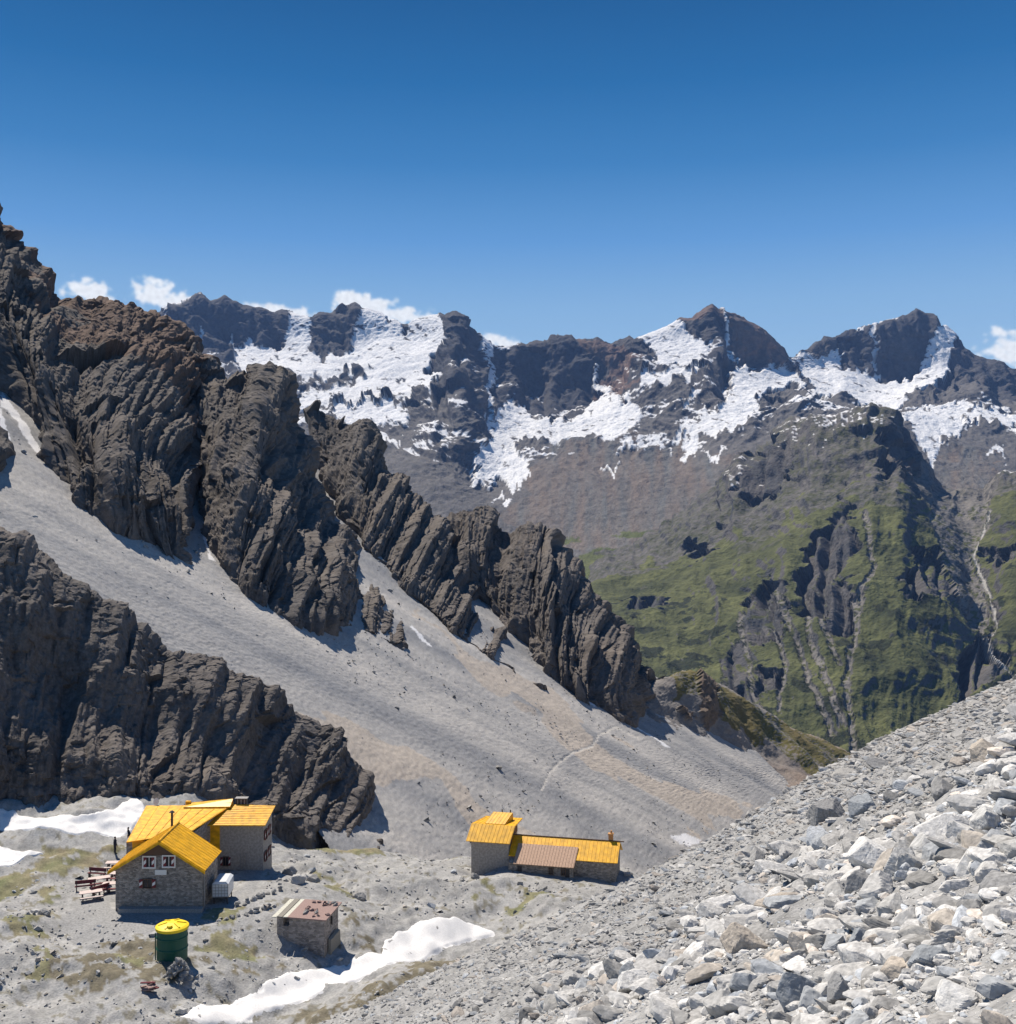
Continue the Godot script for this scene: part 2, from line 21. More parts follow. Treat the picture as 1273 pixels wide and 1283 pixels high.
const RANGE_POINTS := [-945,-436.7,-1800,-923,-433.9,-1801,-901,-431.1,-1802,-878,-428.2,-1804,-856,-425.3,-1805,-834,-422.5,-1806,-812,-419.6,-1807,-789,-416.7,-1808,-767,-413.9,-1810,-745,-411.0,-1811,-722,-408.1,-1812,-699.8,-405.2,-1813,-677.4,-402.3,-1814,-654.9,-399.4,-1816,-632.4,-396.5,-1817,-609.8,-393.6,-1818,-587.2,-390.7,-1819,-564.6,-387.8,-1820,-542.0,-384.9,-1822,-519.3,-382.0,-1823,-496.6,-379.0,-1824,-473.9,-376.1,-1825,-451.2,-373.2,-1826,-428.4,-370.2,-1828,-405.5,-367.3,-1829,-382.7,-364.4,-1830,-359.8,-361.4,-1831,-336.9,-358.4,-1832,-314.0,-355.5,-1834,-291.0,-352.5,-1835,-268.0,-349.6,-1836,-245.0,-346.6,-1837,-221.9,-343.6,-1838,-198.8,-340.6,-1840,-175.7,-337.6,-1841,-152.5,-334.7,-1842,-129.4,-331.7,-1843,-106.2,-328.7,-1844,-82.9,-325.7,-1845,-59.6,-322.7,-1847,-36.3,-319.7,-1848,-13.0,-316.6,-1849,10.4,-314.1,-1851,33.8,-313.3,-1853,57.3,-312.4,-1855,80.8,-311.6,-1858,104.4,-310.7,-1860,128.1,-309.9,-1863,151.8,-309.0,-1865,175.6,-308.1,-1867,199.4,-307.3,-1870,223.3,-306.4,-1872,247.3,-305.5,-1875,271.3,-304.6,-1877,295.4,-303.8,-1879,319.5,-302.9,-1882,343.7,-302.0,-1884,368.0,-301.1,-1886,392.3,-300.2,-1889,416.7,-299.3,-1891,441.1,-298.4,-1894,465.6,-297.5,-1896,490.2,-296.6,-1898,514.6,-296.4,-1900,538.6,-297.5,-1900,562.6,-298.7,-1900,586.6,-299.8,-1900,610.6,-301.0,-1900,634.6,-302.1,-1900,658.6,-303.2,-1900,682.6,-304.4,-1900,707,-305.5,-1900,731,-306.7,-1900,755,-307.8,-1900,779,-309.0,-1900,803,-310.1,-1900,827,-311.2,-1900,851,-312.4,-1900,875,-313.5,-1900,899,-314.7,-1900,923,-315.8,-1900,947,-317.0,-1900,971,-318.1,-1900,995,-319.2,-1900,1019,-320.4,-1900,1043,-321.5,-1900,1067,-322.7,-1900,1091,-323.8,-1900,-1207,-264.8,-2300,-1179,-261.4,-2302,-1151,-258.0,-2304,-1123,-254.6,-2305,-1094,-251.1,-2307,-1066,-247.7,-2309,-1038,-244.3,-2311,-1009,-240.9,-2313,-981,-237.4,-2314,-952,-234.0,-2316,-924,-230.5,-2318,-895,-227.1,-2320,-867,-223.6,-2322,-838,-220.1,-2323,-809,-216.7,-2325,-781,-213.2,-2327,-752,-209.7,-2329,-723,-206.2,-2331,-694.0,-202.7,-2332,-665.0,-199.2,-2334,-636.0,-195.7,-2336,-607.0,-192.2,-2338,-577.9,-188.7,-2340,-548.8,-185.1,-2341,-519.6,-181.6,-2343,-490.4,-178.1,-2345,-461.1,-174.5,-2347,-431.8,-171.0,-2348,-402.4,-167.8,-2350,-372.7,-166.6,-2350,-343.0,-165.3,-2350,-313.4,-164.1,-2350,-283.7,-162.9,-2350,-254.0,-161.6,-2350,-224.3,-160.4,-2350,-194.6,-159.2,-2350,-164.9,-157.9,-2350,-135.3,-156.7,-2350,-105.6,-155.4,-2350,-75.9,-154.2,-2350,-46.2,-153.0,-2350,-16.5,-151.7,-2350,13.2,-149.7,-2353,43.1,-144.9,-2363,73.3,-140.1,-2374,103.7,-135.3,-2385,134.4,-130.4,-2396,165.4,-124.3,-2406,196.7,-117.4,-2417,228.3,-110.4,-2428,260.1,-103.3,-2439,292.2,-96.2,-2450,324.5,-90.9,-2460,357.2,-85.6,-2471,390.1,-80.2,-2482,423.3,-74.8,-2493,456.1,-69.9,-2500,487.7,-65.9,-2500,519.2,-62.0,-2500,550.8,-58.0,-2500,582.4,-54.1,-2500,614.0,-52.8,-2500,645.5,-52.8,-2500,677.1,-52.8,-2500,709,-52.8,-2500,740,-52.8,-2500,772,-52.8,-2500,803,-52.8,-2500,835,-52.8,-2500,867,-52.8,-2500,898,-52.8,-2500,930,-52.8,-2500,961,-52.8,-2500,993,-52.8,-2500,1019,-57.2,-2487,1044,-61.8,-2472,1069,-66.4,-2458,1097,-73.5,-2450,1128,-83.9,-2450,1159,-94.2,-2450,1190,-104.5,-2450,1217,-114.4,-2443,1244,-124.2,-2436,1271,-133.9,-2429,1298,-143.6,-2422,1325,-153.3,-2414,1351,-162.8,-2407,1378,-172.4,-2400,-1522,-130.8,-2900,-1487,-125.5,-2902,-1451,-120.3,-2904,-1415,-115.0,-2905,-1379,-109.8,-2907,-1343,-104.5,-2909,-1307,-99.2,-2911,-1271,-93.9,-2913,-1235,-88.7,-2914,-1199,-83.4,-2916,-1163,-78.1,-2918,-1127,-72.8,-2920,-1091,-67.4,-2922,-1054,-62.1,-2923,-1018,-56.8,-2925,-982,-51.5,-2927,-945,-46.1,-2929,-909,-40.8,-2931,-873,-35.4,-2932,-836,-30.0,-2934,-799,-24.7,-2936,-763,-19.3,-2938,-726,-13.9,-2940,-689.4,-8.5,-2941,-652.7,-3.1,-2943,-615.9,2.3,-2945,-579.0,7.7,-2947,-542.1,13.1,-2948,-504.7,17.3,-2947,-464.9,15.1,-2931,-425.5,12.9,-2915,-386.6,10.7,-2899,-348.0,8.6,-2883,-309.8,6.5,-2867,-272.1,4.4,-2850,-234.7,2.3,-2834,-197.8,0.3,-2818,-161.3,-1.7,-2802,-126.2,-4.0,-2809,-91.1,-6.4,-2820,-55.7,-8.8,-2831,-20.0,-11.2,-2842,16.0,-12.6,-2853,52.2,-10.5,-2863,88.7,-8.4,-2874,125.5,-6.3,-2885,162.5,-4.2,-2896,199.8,-0.6,-2906,237.4,3.8,-2917,275.3,8.3,-2928,313.4,12.9,-2939,351.8,17.4,-2950,389.1,19.9,-2950,426.4,22.2,-2950,463.6,24.5,-2950,500.9,26.9,-2950,538.8,32.2,-2953,578.2,43.8,-2964,617.9,55.6,-2975,657.8,67.5,-2986,698.1,79.4,-2997,739,89.8,-3007,779,99.5,-3018,820,109.3,-3029,862,119.2,-3040,903,128.7,-3050,942,128.7,-3050,980,128.7,-3050,1019,128.7,-3050,1057,128.7,-3050,1094,123.4,-3044,1127,110.3,-3030,1160,97.2,-3016,1192,84.3,-3001,1219,77.1,-2974,1244,70.5,-2945,1269,64.0,-2916,1298,55.1,-2900,1335,42.8,-2900,1372,30.6,-2900,1408,18.4,-2900,1445,9.2,-2900,1481,-0.0,-2900,1518,-9.2,-2900,1555,-18.3,-2900,1591,-27.5,-2900,1628,-36.6,-2900,1665,-45.8,-2900,-1890,92.7,-3600,-1847,101.1,-3605,-1804,109.5,-3610,-1761,117.9,-3616,-1718,126.3,-3621,-1674,134.8,-3626,-1631,143.2,-3631,-1587,151.7,-3637,-1544,160.3,-3642,-1500,168.8,-3647,-1456,177.4,-3652,-1412,186.0,-3657,-1367,194.6,-3663,-1323,203.3,-3668,-1279,212.0,-3673,-1234,220.7,-3678,-1189,229.4,-3684,-1144,238.1,-3689,-1099,246.9,-3694,-1054,255.7,-3699,-1007,262.3,-3700,-961,268.5,-3700,-914,274.7,-3700,-867,281.0,-3700,-821,287.2,-3700,-774,293.4,-3700,-727,299.7,-3700,-680.3,305.9,-3700,-633.0,309.9,-3697,-582.9,302.5,-3675,-533.3,295.2,-3653,-484.3,287.9,-3632,-435.8,280.7,-3610,-385.1,267.0,-3563,-333.2,247.7,-3491,-283.2,228.9,-3419,-235.1,210.6,-3349,-191.5,188.4,-3328,-148.5,166.6,-3306,-108.6,162.8,-3362,-67.8,166.1,-3448,-24.7,174.6,-3517,19.9,191.3,-3560,65.7,208.4,-3603,112.5,225.8,-3647,159.3,235.0,-3663,206.4,243.5,-3678,253.8,252.1,-3692,301.1,258.6,-3700,347.8,262.5,-3700,394.6,266.4,-3700,441.3,270.3,-3700,486.2,265.9,-3686,530.7,261.1,-3672,574.8,256.4,-3657,618.6,259.0,-3643,662.0,269.6,-3629,705,280.1,-3614,748,290.5,-3600,793,298.1,-3600,839,305.7,-3600,884,313.2,-3600,932,319.4,-3607,981,324.4,-3622,1031,329.3,-3636,1081,334.3,-3650,1130,338.1,-3661,1180,341.9,-3672,1230,345.7,-3683,1280,349.5,-3694,1331,349.2,-3706,1383,342.5,-3720,1436,335.9,-3734,1489,329.1,-3749,1537,321.3,-3750,1584,313.4,-3750,1631,305.5,-3750,1676,295.5,-3744,1717,282.7,-3729,1757,270.0,-3715,1797,257.4,-3701,1836,233.7,-3686,1876,209.8,-3672,1915,186.0,-3657,1953,162.4,-3643,1991,139.0,-3629,2029,115.8,-3614,2066,92.7,-3600,-2257,355.7,-4300,-2204,365.8,-4303,-2151,375.9,-4305,-2098,386.0,-4308,-2045,396.1,-4310,-1992,406.2,-4313,-1938,416.4,-4316,-1885,426.5,-4318,-1831,436.7,-4321,-1778,446.9,-4324,-1724,457.0,-4326,-1671,467.2,-4329,-1617,477.4,-4331,-1563,487.7,-4334,-1509,497.9,-4337,-1456,508.1,-4339,-1402,518.4,-4342,-1348,528.7,-4344,-1293,538.9,-4347,-1239,549.2,-4350,-1184,553.2,-4350,-1130,556.0,-4350,-1075,558.9,-4350,-1020,561.8,-4350,-965,564.7,-4350,-908,560.9,-4342,-849,544.6,-4321,-790,528.7,-4299,-731,520.3,-4268,-671.9,511.8,-4236,-613.8,503.5,-4205,-556.8,499.5,-4176,-500.6,496.3,-4147,-445.1,493.1,-4118,-388.1,483.1,-4066,-328.8,461.4,-3970,-271.9,440.3,-3874,-220.4,420.8,-3828,-170.8,402.0,-3801,-126.5,396.6,-3916,-79.0,390.4,-4016,-28.7,384.0,-4073,23.1,377.3,-4130,75.6,375.0,-4150,128.1,375.0,-4150,180.5,375.0,-4150,232.9,375.0,-4150,284.7,384.8,-4141,335.9,400.9,-4127,386.6,417.0,-4113,437.7,435.1,-4104,493.6,469.8,-4139,550.5,505.1,-4173,606.5,532.5,-4196,656.8,530.4,-4179,707,528.4,-4162,753,514.7,-4126,790,476.9,-4052,831,450.7,-4000,881,450.7,-4000,934,455.1,-4011,996,472.4,-4054,1058,490.0,-4097,1132,493.8,-4181,1210,496.5,-4267,1271,489.5,-4292,1321,476.6,-4280,1372,463.8,-4268,1421,451.0,-4255,1480,456.4,-4269,1546,476.1,-4304,1613,496.0,-4338,1681,509.0,-4373,1750,518.3,-4407,1820,527.6,-4442,1874,519.9,-4437,1923,506.9,-4420,1971,493.9,-4402,2012,474.8,-4370,2051,454.9,-4336,2089,435.3,-4301,2135,405.1,-4286,2182,374.6,-4272,2229,344.3,-4257,2275,314.3,-4243,2320,284.4,-4229,2366,254.7,-4214,2411,225.2,-4200,-2614,625.2,-4980,-2551,632.8,-4980,-2488,640.5,-4980,-2425,648.1,-4980,-2362,655.7,-4980,-2300,663.3,-4980,-2237,671.0,-4980,-2174,678.6,-4980,-2111,686.2,-4980,-2048,693.8,-4980,-1985,701,-4980,-1922,709,-4980,-1859,717,-4980,-1796,724,-4980,-1733,732,-4980,-1671,740,-4980,-1608,747,-4980,-1545,755,-4980,-1482,762,-4980,-1419,770,-4980,-1356,771,-4980,-1293,771,-4980,-1230,771,-4980,-1167,771,-4980,-1104,771,-4980,-1038,774,-4965,-967,784,-4922,-897,791,-4879,-830,770,-4848,-764,749,-4816,-698.5,727,-4785,-634.5,746,-4758,-571.3,772,-4732,-508.0,776,-4700,-444.9,760,-4661,-382.0,742,-4612,-317.6,717,-4524,-255.4,692.3,-4437,-197.6,665.7,-4398,-142.9,643.0,-4425,-89.1,624.6,-4529,-32.4,603.1,-4606,26.0,578.5,-4645,85.3,554.9,-4679,143.9,548.1,-4662,202.0,541.4,-4645,259.7,534.7,-4628,317.0,544.0,-4611,373.8,563.7,-4593,430.6,594.1,-4580,488.4,651.9,-4580,546.3,710,-4580,604.1,726,-4580,662.0,740,-4580,720,753,-4580,778,765,-4580,836,776,-4580,893,745,-4580,952,706,-4585,1014,683.1,-4601,1078,661.6,-4626,1148,642.9,-4675,1223,632.8,-4734,1307,653.1,-4826,1391,672.0,-4907,1463,684.3,-4941,1536,696.7,-4976,1600,677.4,-4980,1663,653.8,-4980,1726,647.0,-4980,1789,653.3,-4980,1852,659.6,-4980,1909,670.3,-4966,1964,683.1,-4944,2016,684.7,-4918,2063,664.8,-4885,2110,644.8,-4851,2156,610.0,-4816,2201,575.7,-4781,2245,541.8,-4746,2295,511.1,-4726,2351,482.9,-4720,2408,454.8,-4713,2464,426.8,-4707,2520,398.8,-4700,2575,370.9,-4693,2631,343.1,-4687,2686,315.4,-4680,-2730,956,-5200,-2664,958,-5200,-2598,959,-5200,-2532,961,-5200,-2467,962,-5200,-2401,964,-5200,-2335,965,-5200,-2270,967,-5200,-2204,968,-5200,-2138,970,-5200,-2073,971,-5200,-2007,973,-5200,-1941,974,-5200,-1876,976,-5200,-1810,977,-5200,-1744,979,-5200,-1679,1001,-5200,-1613,1025,-5200,-1547,1050,-5200,-1482,1074,-5200,-1416,1068,-5200,-1350,1057,-5200,-1285,1042,-5200,-1219,1024,-5200,-1153,1006,-5200,-1084,988,-5185,-1010,970,-5142,-938,954,-5099,-868,963,-5068,-799,972,-5036,-731,981,-5005,-664.0,968,-4979,-598.1,951,-4955,-532.0,915,-4922,-466.2,891,-4884,-401.0,897,-4841,-336.8,903,-4798,-273.5,897,-4752,-211.4,892,-4705,-151.8,844,-4700,-93.8,785,-4769,-34.0,770,-4826,27.2,776,-4865,89.3,783,-4900,151.2,805,-4900,212.5,821,-4885,272.4,829,-4854,331.7,815,-4824,390.6,801,-4800,451.3,801,-4800,511.9,801,-4800,572.5,801,-4800,633.1,824,-4800,693.8,851,-4800,754,885,-4800,815,913,-4800,876,931,-4800,936,936,-4800,997,924,-4800,1060,894,-4812,1128,840,-4841,1201,785,-4889,1277,727,-4947,1374,782,-5072,1453,825,-5127,1528,861,-5161,1604,898,-5196,1671,917,-5200,1737,932,-5200,1802,948,-5200,1868,966,-5200,1934,985,-5200,1999,997,-5198,2053,944,-5169,2107,884,-5141,2160,811,-5114,2206,757,-5070,2242,724,-5009,2293,689.6,-4981,2346,655.4,-4960,2402,622.5,-4946,2461,590.5,-4940,2520,558.6,-4933,2579,526.8,-4927,2638,495.1,-4920,2696,463.4,-4913,2754,431.8,-4907,2813,400.4,-4900,-2992,898,-5700,-2920,900,-5700,-2848,902,-5700,-2776,903,-5700,-2704,905,-5700,-2632,907,-5700,-2560,908,-5700,-2488,910,-5700,-2416,912,-5700,-2344,913,-5700,-2272,915,-5700,-2200,917,-5700,-2128,918,-5700,-2056,920,-5700,-1984,922,-5700,-1912,923,-5700,-1840,947,-5700,-1768,974,-5700,-1696,1001,-5700,-1624,1028,-5700,-1552,1021,-5700,-1480,1008,-5700,-1408,992,-5700,-1336,972,-5700,-1264,953,-5700,-1189,934,-5685,-1109,916,-5642,-1029,900,-5599,-953,912,-5568,-878,923,-5536,-804,935,-5505,-731,922,-5479,-658.5,904,-5455,-586.0,865,-5422,-514.0,840,-5384,-442.4,849,-5341,-371.9,857,-5298,-302.3,853,-5252,-233.9,850,-5205,-167.9,796,-5200,-103.6,729,-5269,-37.5,709,-5326,30.0,714,-5365,98.4,720,-5400,166.6,745,-5400,234.2,763,-5385,300.4,774,-5354,366.1,759,-5324,431.3,745,-5300,498.3,745,-5300,565.2,745,-5300,632.2,745,-5300,699.1,770,-5300,766,799,-5300,833,837,-5300,900,868,-5300,967,889,-5300,1034,894,-5300,1101,881,-5300,1170,847,-5312,1244,787,-5341,1323,723,-5389,1406,656.9,-5447,1509,713,-5572,1595,757,-5627,1676,796,-5661,1759,835,-5696,1832,855,-5700,1904,872,-5700,1976,890,-5700,2048,910,-5700,2120,930,-5700,2191,944,-5698,2251,887,-5669,2312,822,-5641,2371,743,-5614,2423,685.7,-5570,2466,651.2,-5509,2523,614.6,-5481,2582,577.9,-5460,2645,542.1,-5446,2710,507.1,-5440,2775,472.3,-5433,2841,437.5,-5427,2906,402.7,-5420,2970,368.1,-5413,3035,333.5,-5407,3100,299.1,-5400]
const GREEN_HILL_COLUMNS := 36
const GREEN_HILL_POINTS := [3.8,-270.0,-1500,28.3,-265.1,-1500,52.8,-260.2,-1500,77.3,-255.4,-1500,101.8,-250.5,-1500,125.6,-251.0,-1492,148.3,-256.7,-1475,170.5,-262.1,-1459,192.2,-267.4,-1443,213.3,-272.4,-1427,233.5,-276.8,-1408,252.8,-280.5,-1388,271.5,-284.0,-1368,289.5,-287.3,-1348,306.8,-290.3,-1327,325.0,-292.2,-1314,343.8,-293.6,-1303,362.3,-294.8,-1293,380.4,-296.1,-1283,398.1,-297.2,-1273,421.4,-297.0,-1280,447.4,-296.2,-1295,474.0,-295.2,-1310,501.0,-294.2,-1325,534.6,-289.6,-1355,572.4,-282.5,-1394,611.5,-274.6,-1432,650.3,-268.6,-1467,688.9,-264.7,-1499,729,-260.4,-1530,765,-258.2,-1554,795,-260.0,-1563,825,-261.7,-1572,856,-263.5,-1581,887,-265.2,-1591,918,-267.0,-1600,4.6,-212.6,-1800,33.9,-209.0,-1796,63.1,-205.5,-1791,92.1,-202.0,-1787,121.0,-198.5,-1782,148.3,-201.0,-1761,173.4,-208.9,-1725,197.3,-216.3,-1688,220.0,-223.1,-1652,241.5,-229.3,-1615,262.9,-233.6,-1585,284.1,-236.6,-1560,304.5,-239.3,-1534,324.4,-241.6,-1510,343.9,-243.6,-1488,365.0,-243.3,-1475,386.9,-241.8,-1467,408.6,-240.2,-1459,430.0,-238.7,-1450,451.1,-237.2,-1442,477.3,-235.0,-1450,506.2,-232.4,-1465,535.5,-229.8,-1480,565.2,-227.0,-1495,598.0,-219.9,-1516,632.7,-210.3,-1541,668.6,-201.9,-1566,707,-199.5,-1594,745,-196.4,-1621,776,-187.8,-1630,807,-179.0,-1639,840,-175.4,-1651,873,-172.0,-1664,907,-168.5,-1676,941,-165.0,-1688,976,-161.4,-1700,5.1,-166.9,-2000,37.7,-164.8,-1996,70.1,-162.8,-1991,102.4,-160.7,-1987,134.5,-158.6,-1982,165.6,-160.1,-1966,195.0,-164.6,-1940,223.6,-169.0,-1914,251.4,-173.2,-1887,278.2,-177.2,-1861,304.7,-177.3,-1837,330.6,-174.7,-1815,355.8,-172.1,-1793,378.2,-168.4,-1761,396.6,-163.3,-1716,420.0,-157.5,-1697,446.5,-151.5,-1693,471.3,-147.1,-1683,493.3,-145.0,-1664,514.7,-143.0,-1645,542.3,-138.5,-1648,573.1,-132.9,-1659,604.2,-127.3,-1670,636.5,-122.1,-1683,675.7,-121.8,-1713,716,-122.5,-1743,760,-133.6,-1780,798,-128.2,-1800,827,-101.2,-1800,861,-83.7,-1808,896,-69.6,-1819,934,-64.4,-1835,972,-59.8,-1851,1011,-55.1,-1868,1051,-50.3,-1884,1091,-45.4,-1900,5.6,-138.9,-2200,41.5,-135.6,-2196,77.2,-132.4,-2191,112.7,-129.2,-2187,148.1,-126.1,-2182,182.6,-124.6,-2169,215.8,-124.7,-2146,248.2,-124.7,-2124,281.6,-118.3,-2115,315.2,-110.4,-2108,348.6,-102.6,-2102,380.2,-91.6,-2087,410.6,-79.2,-2069,440.4,-67.0,-2050,462.4,-64.4,-2000,484.2,-60.7,-1957,511.8,-51.9,-1940,537.7,-46.3,-1920,561.4,-45.2,-1894,584.1,-44.0,-1868,613.6,-40.8,-1864,646.2,-36.7,-1871,679.1,-32.6,-1877,718,-31.5,-1899,762,-32.7,-1932,810,-40.6,-1972,858,-49.1,-2010,891,-33.5,-2010,925,-17.2,-2012,962,2.4,-2021,999,22.1,-2029,1044,28.9,-2053,1090,35.0,-2077,1138,41.2,-2101,1185,47.6,-2126,1234,54.1,-2150,6.2,-140.7,-2400,45.2,-134.6,-2391,83.9,-128.5,-2382,122.3,-122.5,-2373,160.5,-116.5,-2364,198.7,-108.4,-2360,237.2,-98.4,-2360,275.5,-87.5,-2358,313.0,-74.3,-2351,350.3,-61.2,-2343,387.3,-44.5,-2336,424.1,-25.3,-2328,460.6,-6.1,-2321,495.0,9.6,-2304,528.5,24.8,-2286,559.5,40.1,-2261,588.6,55.2,-2231,616.7,69.9,-2202,646.9,81.6,-2182,676.8,93.0,-2164,708,101.4,-2150,743,101.4,-2150,781,94.7,-2159,830,65.8,-2196,886,49.1,-2245,937,43.0,-2282,977,57.0,-2287,1014,71.0,-2287,1049,84.9,-2282,1092,96.2,-2293,1138,106.7,-2311,1185,117.4,-2329,1232,128.3,-2347,1280,139.3,-2364,1328,150.4,-2382,1378,161.7,-2400,6.8,-144.8,-2640,49.9,-132.3,-2640,93.0,-119.8,-2640,136.1,-107.3,-2640,179.2,-94.8,-2640,222.3,-81.7,-2640,265.4,-67.9,-2640,308.6,-50.1,-2641,352.2,-21.4,-2645,395.9,7.3,-2648,439.4,42.0,-2650,482.7,80.9,-2650,525.3,120.5,-2647,566.4,161.4,-2637,606.4,196.1,-2624,644.2,218.1,-2603,681.4,239.7,-2583,716,248.0,-2555,749,253.8,-2525,782,259.6,-2500,823,266.9,-2500,864,268.6,-2502,910,234.4,-2517,957,160.6,-2532,1004,103.9,-2546,1051,82.8,-2558,1093,92.6,-2560,1135,107.0,-2560,1177,121.6,-2560,1222,136.7,-2567,1271,152.4,-2581,1320,168.2,-2595,1369,184.1,-2609,1420,200.3,-2622,1470,216.6,-2636,1521,233.1,-2650,11.7,-247.6,-2900,59.0,-233.9,-2900,106.4,-220.2,-2900,153.7,-206.4,-2900,201.1,-192.7,-2900,248.4,-178.2,-2900,295.8,-163.1,-2900,343.2,-143.6,-2901,391.1,-112.2,-2905,439.1,-80.7,-2908,486.8,-42.7,-2910,534.3,0.0,-2910,581.2,43.7,-2907,626.5,88.8,-2897,670.7,127.5,-2884,713,152.4,-2863,754,176.9,-2843,793,187.1,-2815,830,194.6,-2785,867,202.0,-2760,912,210.0,-2760,958,211.8,-2762,1009,173.5,-2777,1060,91.6,-2792,1111,28.7,-2806,1162,5.0,-2818,1208,15.7,-2820,1254,31.6,-2820,1301,47.7,-2820,1350,64.1,-2827,1403,80.8,-2841,1456,97.8,-2855,1510,114.9,-2869,1565,132.1,-2882,1619,149.5,-2896,1675,167.1,-2910]
const RANGE_SNOW := [[0.245,0.742,0.267,0.732,0.289,0.714,0.304,0.987,0.309,0.892,0.314,0.810,0.311,0.684,0.326,0.679,0.347,0.729,0.369,0.992,0.377,0.812,0.381,0.797,0.384,0.925,0.391,0.719,0.404,0.992,0.427,0.749,0.411,0.684,0.404,0.652,0.422,0.649,0.412,0.604,0.391,0.564,0.364,0.539,0.326,0.509,0.316,0.491,0.297,0.509,0.301,0.536,0.321,0.559,0.347,0.607,0.362,0.639,0.351,0.654,0.326,0.612,0.301,0.584,0.290,0.622,0.274,0.564,0.257,0.576],[0.329,0.489,0.347,0.519,0.394,0.554,0.391,0.506,0.369,0.466,0.342,0.459],[0.364,0.441,0.374,0.444,0.376,0.429,0.391,0.449,0.384,0.426,0.372,0.419],[0.187,0.830,0.209,0.880,0.220,0.855,0.224,0.842,0.205,0.912,0.190,0.935],[0.222,0.767,0.225,0.772,0.222,0.732,0.219,0.737],[0.190,0.797,0.202,0.950,0.195,0.967],[0.464,0.837,0.486,0.860,0.514,0.917,0.494,0.912,0.474,0.812],[0.452,0.957,0.461,0.930,0.467,0.689,0.461,0.609,0.454,0.612,0.461,0.684],[0.457,0.571,0.467,0.576,0.482,0.657,0.487,0.632,0.506,0.579,0.528,0.581,0.549,0.667,0.564,0.652,0.591,0.521,0.588,0.484,0.558,0.466,0.531,0.481,0.519,0.441,0.501,0.486,0.479,0.496,0.496,0.378,0.482,0.378,0.449,0.451,0.454,0.484,0.464,0.499,0.459,0.541],[0.447,0.429,0.461,0.436,0.467,0.393,0.454,0.401],[0.461,0.358,0.481,0.356,0.476,0.341],[0.546,0.767,0.551,0.767,0.563,0.652,0.558,0.644],[0.573,0.940,0.588,0.920,0.603,0.942,0.636,0.702,0.653,0.722,0.646,0.677,0.636,0.654,0.653,0.654,0.636,0.612,0.603,0.637,0.576,0.965],[0.588,0.622,0.636,0.609,0.646,0.591,0.613,0.566,0.591,0.591],[0.618,0.524,0.643,0.551,0.628,0.516],[0.656,0.975,0.663,0.719,0.659,0.699],[0.666,0.687,0.688,0.697,0.711,0.759,0.726,0.634,0.703,0.627,0.684,0.571,0.689,0.526,0.674,0.439,0.639,0.454,0.633,0.398,0.621,0.396,0.628,0.444,0.611,0.429,0.636,0.491,0.654,0.509,0.666,0.599],[0.639,0.396,0.663,0.401,0.653,0.378],[0.568,0.424,0.579,0.434,0.586,0.409,0.573,0.411],[0.553,0.383,0.571,0.393,0.566,0.376],[0.591,0.429,0.608,0.441,0.604,0.421],[0.708,0.847,0.723,0.850,0.733,0.784,0.758,0.764,0.755,0.712,0.785,0.712,0.808,0.704,0.823,0.722,0.856,0.947,0.845,0.697,0.823,0.632,0.805,0.516,0.785,0.541,0.755,0.586,0.736,0.564,0.725,0.672],[0.783,0.955,0.785,0.957,0.786,0.712,0.781,0.709],[0.768,0.862,0.805,0.867,0.805,0.892,0.770,0.840],[0.805,0.436,0.820,0.484,0.836,0.499,0.868,0.511,0.902,0.524,0.920,0.526,0.896,0.466,0.860,0.454,0.848,0.409,0.840,0.378,0.835,0.343,0.828,0.356,0.818,0.393],[0.806,0.514,0.840,0.539,0.863,0.526,0.853,0.499],[0.876,0.396,0.890,0.393,0.895,0.373,0.883,0.376]]
const RANGE_BAND := [[0.800,0.514,0.830,0.659,0.863,0.757,0.883,0.922,0.907,0.907,0.907,0.556,0.873,0.536,0.840,0.519]]
const RANGE_RED := [[0.528,0.887,0.586,0.812,0.586,0.569,0.559,0.669,0.543,0.754],[0.606,0.855,0.649,0.857,0.693,0.867,0.713,0.794,0.686,0.697,0.656,0.762],[0.481,0.414,0.559,0.466,0.639,0.421,0.673,0.333,0.679,0.203,0.639,0.143,0.559,0.175,0.487,0.241],[0.840,0.333,0.880,0.398,0.893,0.326,0.873,0.153,0.853,0.160]]
const HILL_ROCK := [[0.519,0.594,0.539,0.642,0.558,0.516,0.539,0.501,0.501,0.424,0.506,0.351,0.474,0.336,0.461,0.446,0.487,0.541],[0.628,0.712,0.603,0.667,0.589,0.729,0.638,0.842,0.664,0.980,0.641,0.604],[0.411,0.479,0.442,0.434,0.436,0.326,0.404,0.316,0.379,0.333,0.372,0.404],[0.487,0.461,0.549,0.454,0.551,0.348,0.513,0.333],[0.659,0.524,0.693,0.476,0.725,0.371,0.666,0.358,0.621,0.383],[0.339,0.283,0.379,0.316,0.391,0.213,0.366,0.178,0.334,0.216],[0.397,0.266,0.442,0.253,0.429,0.201,0.397,0.206],[0.738,0.248,0.763,0.263,0.798,0.163,0.770,0.135,0.731,0.120,0.711,0.185],[0.180,0.471,0.250,0.474,0.254,0.416,0.199,0.404],[0.275,0.674,0.295,0.682,0.334,0.602,0.307,0.576],[0.382,0.930,0.462,0.737,0.411,0.677,0.372,0.732],[0.750,0.516,0.833,0.451,0.833,0.401,0.770,0.466]]
